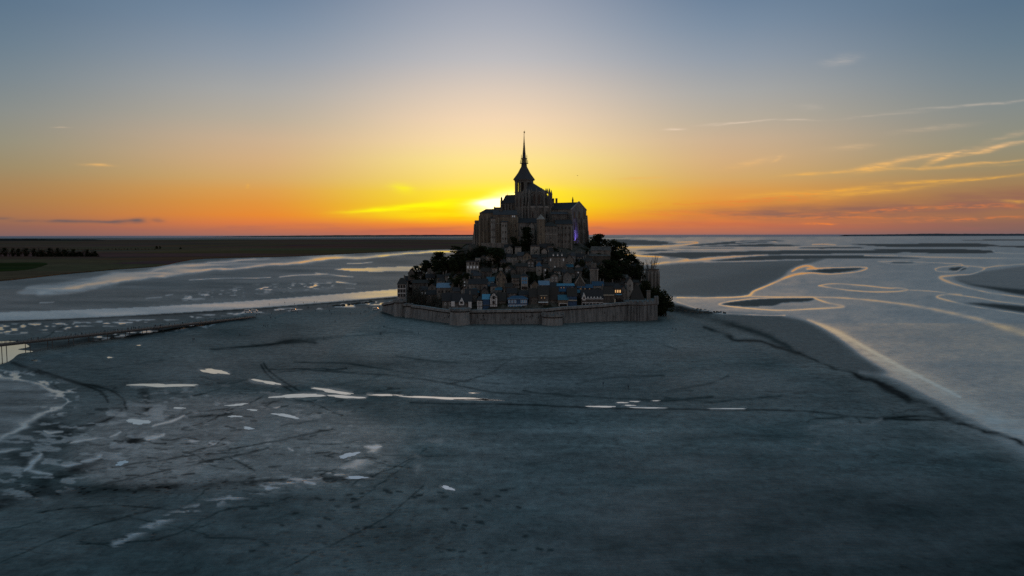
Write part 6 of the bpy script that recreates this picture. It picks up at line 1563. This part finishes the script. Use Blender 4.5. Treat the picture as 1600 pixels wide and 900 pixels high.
house('small flat roofed turret between the nave and the hipped abbey block', 772, 7, 350, 329.5, 326.5, 'flat', 'granite_dark', 'lead', Y=640, name='abbey_turret', cat='turret', depth=6)
house('dark lean-to abbey building under the choir', 824, 28, 392, 348, 341, 'shed', 'granite', 'slate', (4, 2, 'glass_dark', 'granite_dark', .3), Y=622, name='abbey_building', cat='abbey building', depth=9, found=10)
house('pale gabled abbey house in front of the choir crypt', 830.5, 9, 390, 352, 347, 'y', 'granite_pale', 'slate', (2, 2, 'glass_dark', 'granite', .4), Y=618, name='abbey_house', cat='abbey building', depth=7, found=10)
e = house('square abbey turret with pale cap standing under the choir', 836.5, 0.1, 386, 346, 340, 'pyr', 'granite_warm', 'granite_pale', Y=612, name='abbey_turret', cat='turret', depth=.1) if False else None
p = at(845, 388, 610); e = empty('abbey_turret', p); tag(e, 'octagonal abbey turret with pale cap standing under the choir', 'turret'); s = p.y / F; h = 45 * s
b = MB(); b.prism(ngon(3.6, 8, ph=.39), -10, h); b.build('wall', MATS['granite_warm'], e); b = MB(); b.prism(ngon(4.0, 8, ph=.39), h - .2, h + .5); b.loft([(x, y, h + .5) for x, y in ngon(3.7, 8, ph=.39)], [(x, y, h + 4.2) for x, y in ngon(.15, 8, ph=.39)]); b.build('roof', MATS['granite_pale'], e)
for z in (.5, .75): link_mesh('window', window_mesh(.9, 1.8, 'granite', 'glass_dark'), e, (0, -3.36, h * z))
e = house('abbey gatehouse block with small dark square windows right of the turret', 860, 22, 392, 354, 347.5, 'hip', 'granite', 'slate_brown', Y=610, name='abbey_gatehouse', cat='abbey building', depth=12, found=10); W, h = e['dims'][:2]
for x, z, a, c_ in ((.02, .36, 1.6, 2.0), (.02, .52, 1.6, 1.2), (-.33, .82, .9, 1.8), (-.1, .84, .9, 1.8), (.18, .84, .9, 1.8), (.36, .84, .9, 1.8)): link_mesh('window', window_mesh(a, c_, 'granite', 'glass_dark'), e, (x * W, -.04, h * z))
part_box(e, 'string_course', 'granite_pale', -W * .5, W * .5, -.35, .05, h * .66, h * .69)
house('stepped abbey building between gatehouse and gabled hall', 881, 24, 394, 350, 343, 'shed', 'granite', 'slate', (4, 3, 'glass_dark', 'granite_dark', .25), Y=616, name='abbey_building', cat='abbey building', depth=12, found=10, butt=3)
house('upper abbey block with lead roof against the gabled hall', 874, 24, 360, 334.5, 331, 'shed', 'granite_dark', 'lead', (5, 1, 'glass_dark', 'granite', .4), Y=629, name='abbey_building', cat='abbey building', depth=8, found=6)
# small gabled blocks and stacks that break the lodging's skyline
house('little gabled stair block breaking the roof of the long abbey lodging', 783, 6, 350, 331, 325.5, 'y', 'granite', 'slate', Y=627, name='abbey_turret', cat='turret', depth=5, chim=(.5,))
house('low crenelled block between nave and long abbey lodging', 777, 10, 350, 326, 324, 'flat', 'granite', 'lead', (3, 1), Y=646, name='abbey_building', cat='abbey building', depth=8)
house('tall narrow pilastered bay projecting from the hipped abbey block', 770.5, 7, 390, 341, 338, 'shed', 'granite_pale', 'slate', (2, 4, 'glass_dark', 'granite'), Y=619, name='abbey_bay', cat='abbey building', depth=8, found=10)
house('pale projecting bay in the middle of the long abbey lodging', 788, 9, 390, 347, 344.5, 'shed', 'granite_pale', 'lead', (2, 4, 'glass_dark', 'granite'), Y=616, name='abbey_bay', cat='abbey building', depth=8, found=10)
# rock apron under the abbey
b = MB(); rg = random.Random(9)
def rock(b, c_, r, rg, fl=.7):
    me = bmesh.new(); bmesh.ops.create_icosphere(me, subdivisions=2, radius=1)
    o = len(b.v); ph = [rg.uniform(0, 6) for _ in range(3)]
    for v in me.verts:
        k = r * (1 + .22 * math.sin(3 * v.co.x + ph[0]) + .2 * math.sin(4 * v.co.y + ph[1]) + rg.uniform(-.12, .12))
        b.v.append((c_[0] + v.co.x * k * 1.2, c_[1] + v.co.y * k, c_[2] + v.co.z * k * fl))
    for f_ in me.faces: b.f.append(tuple(o + v.index for v in f_.verts)); b.m.append(0)
    me.free()
for px, py, r, lb in ((742, 390, 6, 'bare rock outcrop below the leftmost abbey block'), (755, 392, 5, 'rock outcrop between the leftmost abbey block and the hipped block'), (728, 392, 5, 'rock outcrop at the left foot of the abbey above the tall pine'), (895, 398, 5, 'rock outcrop under the left corner of the gabled hall'),
                      (908, 398, 6, 'largest rock outcrop under the middle of the gabled hall'), (917, 396, 5, 'rock outcrop under the right corner of the gabled hall'), (880, 398, 4, 'small rock outcrop above the mansion roof'), (775, 392, 3.5, 'small rock outcrop under the long abbey lodging')):
    q_ = on_hill(px, py); b = MB(); rock(b, (0, 0, 0), r, rg, .75); o = b.build('rock_outcrop', MATS['rough_rock']); o.location = q_ + Vector((0, 2.5, -1)); tag(o, lb, 'rock', 'rock outcrops below the abbey walls')
# rocky shore at the right end and its debris line
rs = MB()
for k in range(70):
    px = rg.uniform(1020, 1108); py = rg.uniform(476, 484) + (px - 1020) * .09; q_ = ground_at(px, py); rock(rs, (q_.x, q_.y, -.1), rg.uniform(.5, 2.0) * (1.3 if px < 1060 else .8), rg, .5)
tag(rs.build('rocky_shore', MATS['rough_rock']), kind='structure')
for k in range(26):
    px = rg.uniform(1082, 1132); q_ = ground_at(px, 486.5 + rg.uniform(-1.5, 1.5) + (px - 1082) * .03); b = MB(); rock(b, (0, 0, 0), rg.uniform(.5, 1.3), rg, .6); o = b.build('rock', MATS['rough_rock']); o.location = (q_.x, q_.y, .1); tag(o, 'small dark rock in the spit right of the mount', 'rock', 'rocks in the dark spit right of the mount')

# ------------------------------------------------------------------ the walkway over the sand on the left
A, Bq = ground_at(-260, 565, 0), at(395, 495.5, 570)
pL = at(0, 537.5, 388); pR = Vector((Bq.x, Bq.y, .25)); dv = (pR - pL); pL2 = pL - dv * .42
e = empty('walkway_bridge', (pL2.x, pL2.y, 0), math.atan2(dv.y, dv.x)); tag(e, 'long low walkway bridge on thin legs crossing the sand to the mount', 'bridge')
Lh = math.hypot(dv.x, dv.y) * 1.42; z0, z1 = pL2.z, .25
def dz(x): return z0 + (z1 - z0) * x / Lh
b = MB(); b.loft([(0, -3.2, dz(0) - .55), (0, 3.2, dz(0) - .55), (0, 3.2, dz(0)), (0, -3.2, dz(0))], [(Lh, -3.2, dz(Lh) - .55), (Lh, 3.2, dz(Lh) - .55), (Lh, 3.2, dz(Lh)), (Lh, -3.2, dz(Lh))]); b.build('deck', MATS['deck_wood'], e)
b = MB()
for sy_ in (-2.9, 2.75): b.loft([(0, sy_, dz(0) - 1.1), (0, sy_ + .15, dz(0) - 1.1), (0, sy_ + .15, dz(0) - .553), (0, sy_, dz(0) - .553)], [(Lh, sy_, dz(Lh) - 1.1), (Lh, sy_ + .15, dz(Lh) - 1.1), (Lh, sy_ + .15, dz(Lh) - .553), (Lh, sy_, dz(Lh) - .553)])
b.build('girder', MATS['steel'], e)
for sy_ in (-3.1, 3.0):
    b = MB()
    for hh in (1.1, .6): b.loft([(0, sy_, dz(0) + hh - .06), (0, sy_ + .1, dz(0) + hh - .06), (0, sy_ + .1, dz(0) + hh), (0, sy_, dz(0) + hh)], [(Lh, sy_, dz(Lh) + hh - .06), (Lh, sy_ + .1, dz(Lh) + hh - .06), (Lh, sy_ + .1, dz(Lh) + hh), (Lh, sy_, dz(Lh) + hh)])
    for k in range(int(Lh / 2.5)): b.box(k * 2.5, k * 2.5 + .08, sy_, sy_ + .1, dz(k * 2.5), dz(k * 2.5) + 1.1)
    b.build('railing', MATS['steel'], e)
b = MB(); b.tube((0, 0, -9), (0, 0, 0), .2, .2, 8); leg = b.mesh('leg', MATS['steel'])
for k in range(int(Lh / 13)):
    x = 6 + k * 13
    for sy_ in (-1.9, 1.9): link_mesh('leg', leg, e, (x, sy_, dz(x) - .6), sc=(1, 1, max(.1, (dz(x) + 1.5) / 9)))
BR = (e.location.copy(), math.atan2(dv.y, dv.x), Lh, dz)

# ------------------------------------------------------------------ people and vans
def person_mesh(pose, seed):
    rg = random.Random(seed)
    st = {'stand': .10, 'walk': .36, 'stride': .5}[pose]
    V = [(0, 0, .95), (0, .0, 1.2), (0, -.02, 1.43), (0, -.03, 1.53), (0, -.03, 1.66), (0, -.03, 1.78),
         (-.10, 0, .9), (-.11, -st * .45, .5), (-.11, -st * .75 + .04, .08), (-.11, -st * .75 - .14, .04), (.10, 0, .9), (.11, st * .30, .5), (.11, st * .75 + .05, .10), (.11, st * .75 - .10, .04),
         (-.20, -.02, 1.4), (-.27, st * .25, 1.14), (-.25, st * .3 - .14, .9), (-.25, st * .3 - .18, .80), (.20, -.02, 1.4), (.27, -st * .25, 1.14), (.25, -st * .35 - .10, .9), (.25, -st * .35 - .14, .80)]
    E = [(0, 1), (1, 2), (2, 3), (3, 4), (4, 5), (0, 6), (6, 7), (7, 8), (8, 9), (0, 10), (10, 11), (11, 12), (12, 13), (2, 14), (14, 15), (15, 16), (16, 17), (2, 18), (18, 19), (19, 20), (20, 21)]
    Rr = [.17, .16, .17, .06, .11, .09, .10, .07, .05, .045, .10, .07, .05, .045, .075, .055, .045, .04, .075, .055, .045, .04]
    me = bpy.data.meshes.new('person'); me.from_pydata(V, E, [])
    o = bpy.data.objects.new('person', me); COL.objects.link(o)
    md = o.modifiers.new('skin', 'SKIN')
    for v, r in zip(me.skin_vertices[0].data, Rr): v.radius = (r, r * .8)
    me.skin_vertices[0].data[0].use_root = True
    o.modifiers.new('sub', 'SUBSURF').levels = 1
    dg = bpy.context.evaluated_depsgraph_get(); out = bpy.data.meshes.new_from_object(o.evaluated_get(dg))
    bpy.data.objects.remove(o); bpy.data.meshes.remove(me)
    out.materials.clear()
    for mn in (('cloth_dark', 'cloth_blue')[seed % 2], 'cloth_dark', 'skin', 'hair'): out.materials.append(MATS[mn])
    for p in out.polygons:
        z, y = p.center.z, p.center.y
        p.material_index = 3 if z > 1.74 or (z > 1.58 and y > -.01) else 2 if z > 1.53 or (z < .88 and z > .75 and abs(p.center.x) > .2) else 0 if z > .9 else 1
        p.use_smooth = True
    out.name = 'person'
    return out
PM = [person_mesh('stand', 1), person_mesh('walk', 2), person_mesh('stride', 3), person_mesh('walk', 4)]
prg = random.Random(21); pc = [0]
def person(p, label, group=None, sc=1.0):
    o = link_mesh('person', PM[pc[0] % 4], None, p, prg.uniform(0, 6.28), (sc * 1.0, sc * 1.0, sc * 1.02)); pc[0] += 1
    tag(o, label, 'person', group); return o
SANDP = [(420.6, 477), (460.5, 476.5), (474, 474.8), (491, 473), (495, 473), (505, 481.5), (512, 478.6), (480, 482), (482, 482), (465, 489.5), (423, 498), (433, 486.5), (436, 486.5), (438.5, 486.5), (449, 487.5), (537, 471), (493, 486.8),
         (515, 487), (405, 492), (401, 493.5), (518, 491.8), (547, 491), (563.5, 491.5), (569, 487.4), (571.5, 487.8), (575.5, 483), (577.5, 483.2), (580, 482.8), (593, 480), (424.5, 491.5), (555, 474), (530, 479.5), (430, 499), (445, 474.5), (540, 483), (562, 471.5), (585, 470.8)]
for px, py in SANDP: person(ground_at(px, py), 'small dark figure among the crowd on the sand left of the ramparts', 'people on the sand left of the ramparts')
for px, py in ((412, 511), (414.6, 511.5), (418.6, 511), (425, 511)): person(ground_at(px, py), 'dark figure in the loose foursome on the sand beyond the walkway end', 'foursome on the sand beyond the walkway end')
for px, py, lab in ((301.5, 532.5, 'left figure of the pair standing close together on the open sand'), (303.5, 532.0, 'right figure of the pair standing close together on the open sand'), (374, 525.5, 'lone figure on the sand midway between the close pair and the foursome'), (506, 529, 'lone figure on the sand below the crowd, above the pools'),
                    (797.5, 526.5, 'lone figure on the sand in front of the middle rampart wall'), (942.5, 603, 'left of the two figures far apart on the sand below the ramparts'), (982, 607.5, 'right of the two figures far apart on the sand below the ramparts'),
                    (1051, 515.5, 'left of the two figures walking near the right corner bastion'), (1056, 516.5, 'right of the two figures walking near the right corner bastion'), (654, 522.5, 'lone figure on the sand below the left curtain wall'), (523.5, 503.5, 'thick set lone figure on the sand between crowd and ramparts'), (600, 513, 'small lone figure on the sand left of the ramparts corner')):
    person(ground_at(px, py), lab)
for px, py in ((595, 523.0), (593.6, 523.2), (596.6, 523.1)): person(ground_at(px, py), 'figure in the tight huddle of three on the sand', 'tight huddle of three on the sand')
o0, arz, Lb, dzf = BR
for t in (.305, .32, .325, .36, .372, .445, .452, .47, .522, .545, .55, .556, .566, .587, .589, .601, .605, .607, .621, .66, .668, .672, .683, .71, .718, .745, .80, .83, .86, .9, .93, .96):
    x = t * Lb; y = prg.uniform(-2, 2)
    person((o0.x + x * math.cos(arz) - y * math.sin(arz), o0.y + x * math.sin(arz) + y * math.cos(arz), dzf(x)), 'small dark figure walking on the walkway bridge', 'people walking on the walkway bridge')

def van(px, py, label, rz, L=5.4):
    p = ground_at(px, py); e = empty('van', p, rz); tag(e, label, 'van')
    b = MB(); prof = [(-L / 2, .35), (L / 2, .35), (L / 2, .95), (L / 2 - .75, 1.15), (L / 2 - 1.3, 2.0), (L / 2 - 1.6, 2.25), (-L / 2 + .1, 2.3), (-L / 2, 2.1)]
    b.loft([(x, -.95, z) for x, z in prof], [(x, .95, z) for x, z in prof]); b.build('body', MATS['van_white'], e)
    b = MB(); b.slab([(L / 2 - .72, -.8, 1.2), (L / 2 - .72, .8, 1.2), (L / 2 - 1.28, .8, 2.02), (L / 2 - 1.28, -.8, 2.02)], .03); b.build('windscreen', MATS['glass_dark'], e)
    for s_ in (-1, 1):
        b = MB(); b.box(-L / 2 + .4, L / 2 - 1.7, s_ * .955 - .02, s_ * .955 + .02, 1.35, 1.95); b.build('side_window', MATS['glass_dark'], e)
        for x in (-L / 2 + 1.0, L / 2 - 1.0):
            b = MB(); b.tube((x, s_ * .75, .36), (x, s_ * 1.0, .36), .36, .36, 14); w = b.build('wheel', MATS['rubber'], e); b = MB(); b.tube((x, s_ * .98, .36), (x, s_ * 1.02, .36), .2, .2, 10); b.build('rim', MATS['steel'], w)
        b = MB(); b.box(L / 2 - .02, L / 2 + .04, s_ * .7 - .16, s_ * .7 + .16, .72, .92); b.build('headlight', MATS['glass_cool'], e)
van(459, 486, 'white van on the sand near the end of the walkway', .2); van(587.5, 484.3, 'white van parked on the sand close to the left round tower', .1); van(398, 487.4, 'white van at the far edge of the sand by the river bank', .15); van(387, 488.0, 'white van leftmost on the river bank edge', .15)
for k, (px, py) in enumerate(((522, 478.2), (528, 477.6), (536, 477.4), (545, 476.2), (553, 475.4), (560, 474.4), (567, 474.2), (574, 473.0), (581, 472.4))):
    q_ = ground_at(px, py); b = MB(); rock(b, (0, 0, 0), 1.6 + (k % 3) * .4, rg, .5); o = b.build('rock', MATS['rough_rock']); o.location = (q_.x, q_.y, .2); tag(o, 'dark rock on the muddy edge behind the crowd', 'rock', 'rocks on the muddy edge behind the crowd')
# a bird over the right of the abbey
p = at(902.5, 274.5, 560); b = MB(); b.loft([(-.5, -.05, -.08), (.5, -.03, -.03), (.5, .03, .03), (-.5, .05, .08)], [(-.5, -.05, .05), (.5, -.03, .03), (.5, .06, .04), (-.5, .06, .1)])
for s_ in (-1, 1): b.loft([(.15, 0, 0), (-.2, 0, 0), (-.2, 0, .05), (.15, 0, .05)], [(-.05, s_ * .9, .35), (-.2, s_ * .9, .35), (-.2, s_ * .9, .38), (-.05, s_ * .9, .38)])
o = b.build('bird', MATS['cloth_dark']); o.location = p; tag(o, 'tiny dark bird flying right of the choir', 'bird')
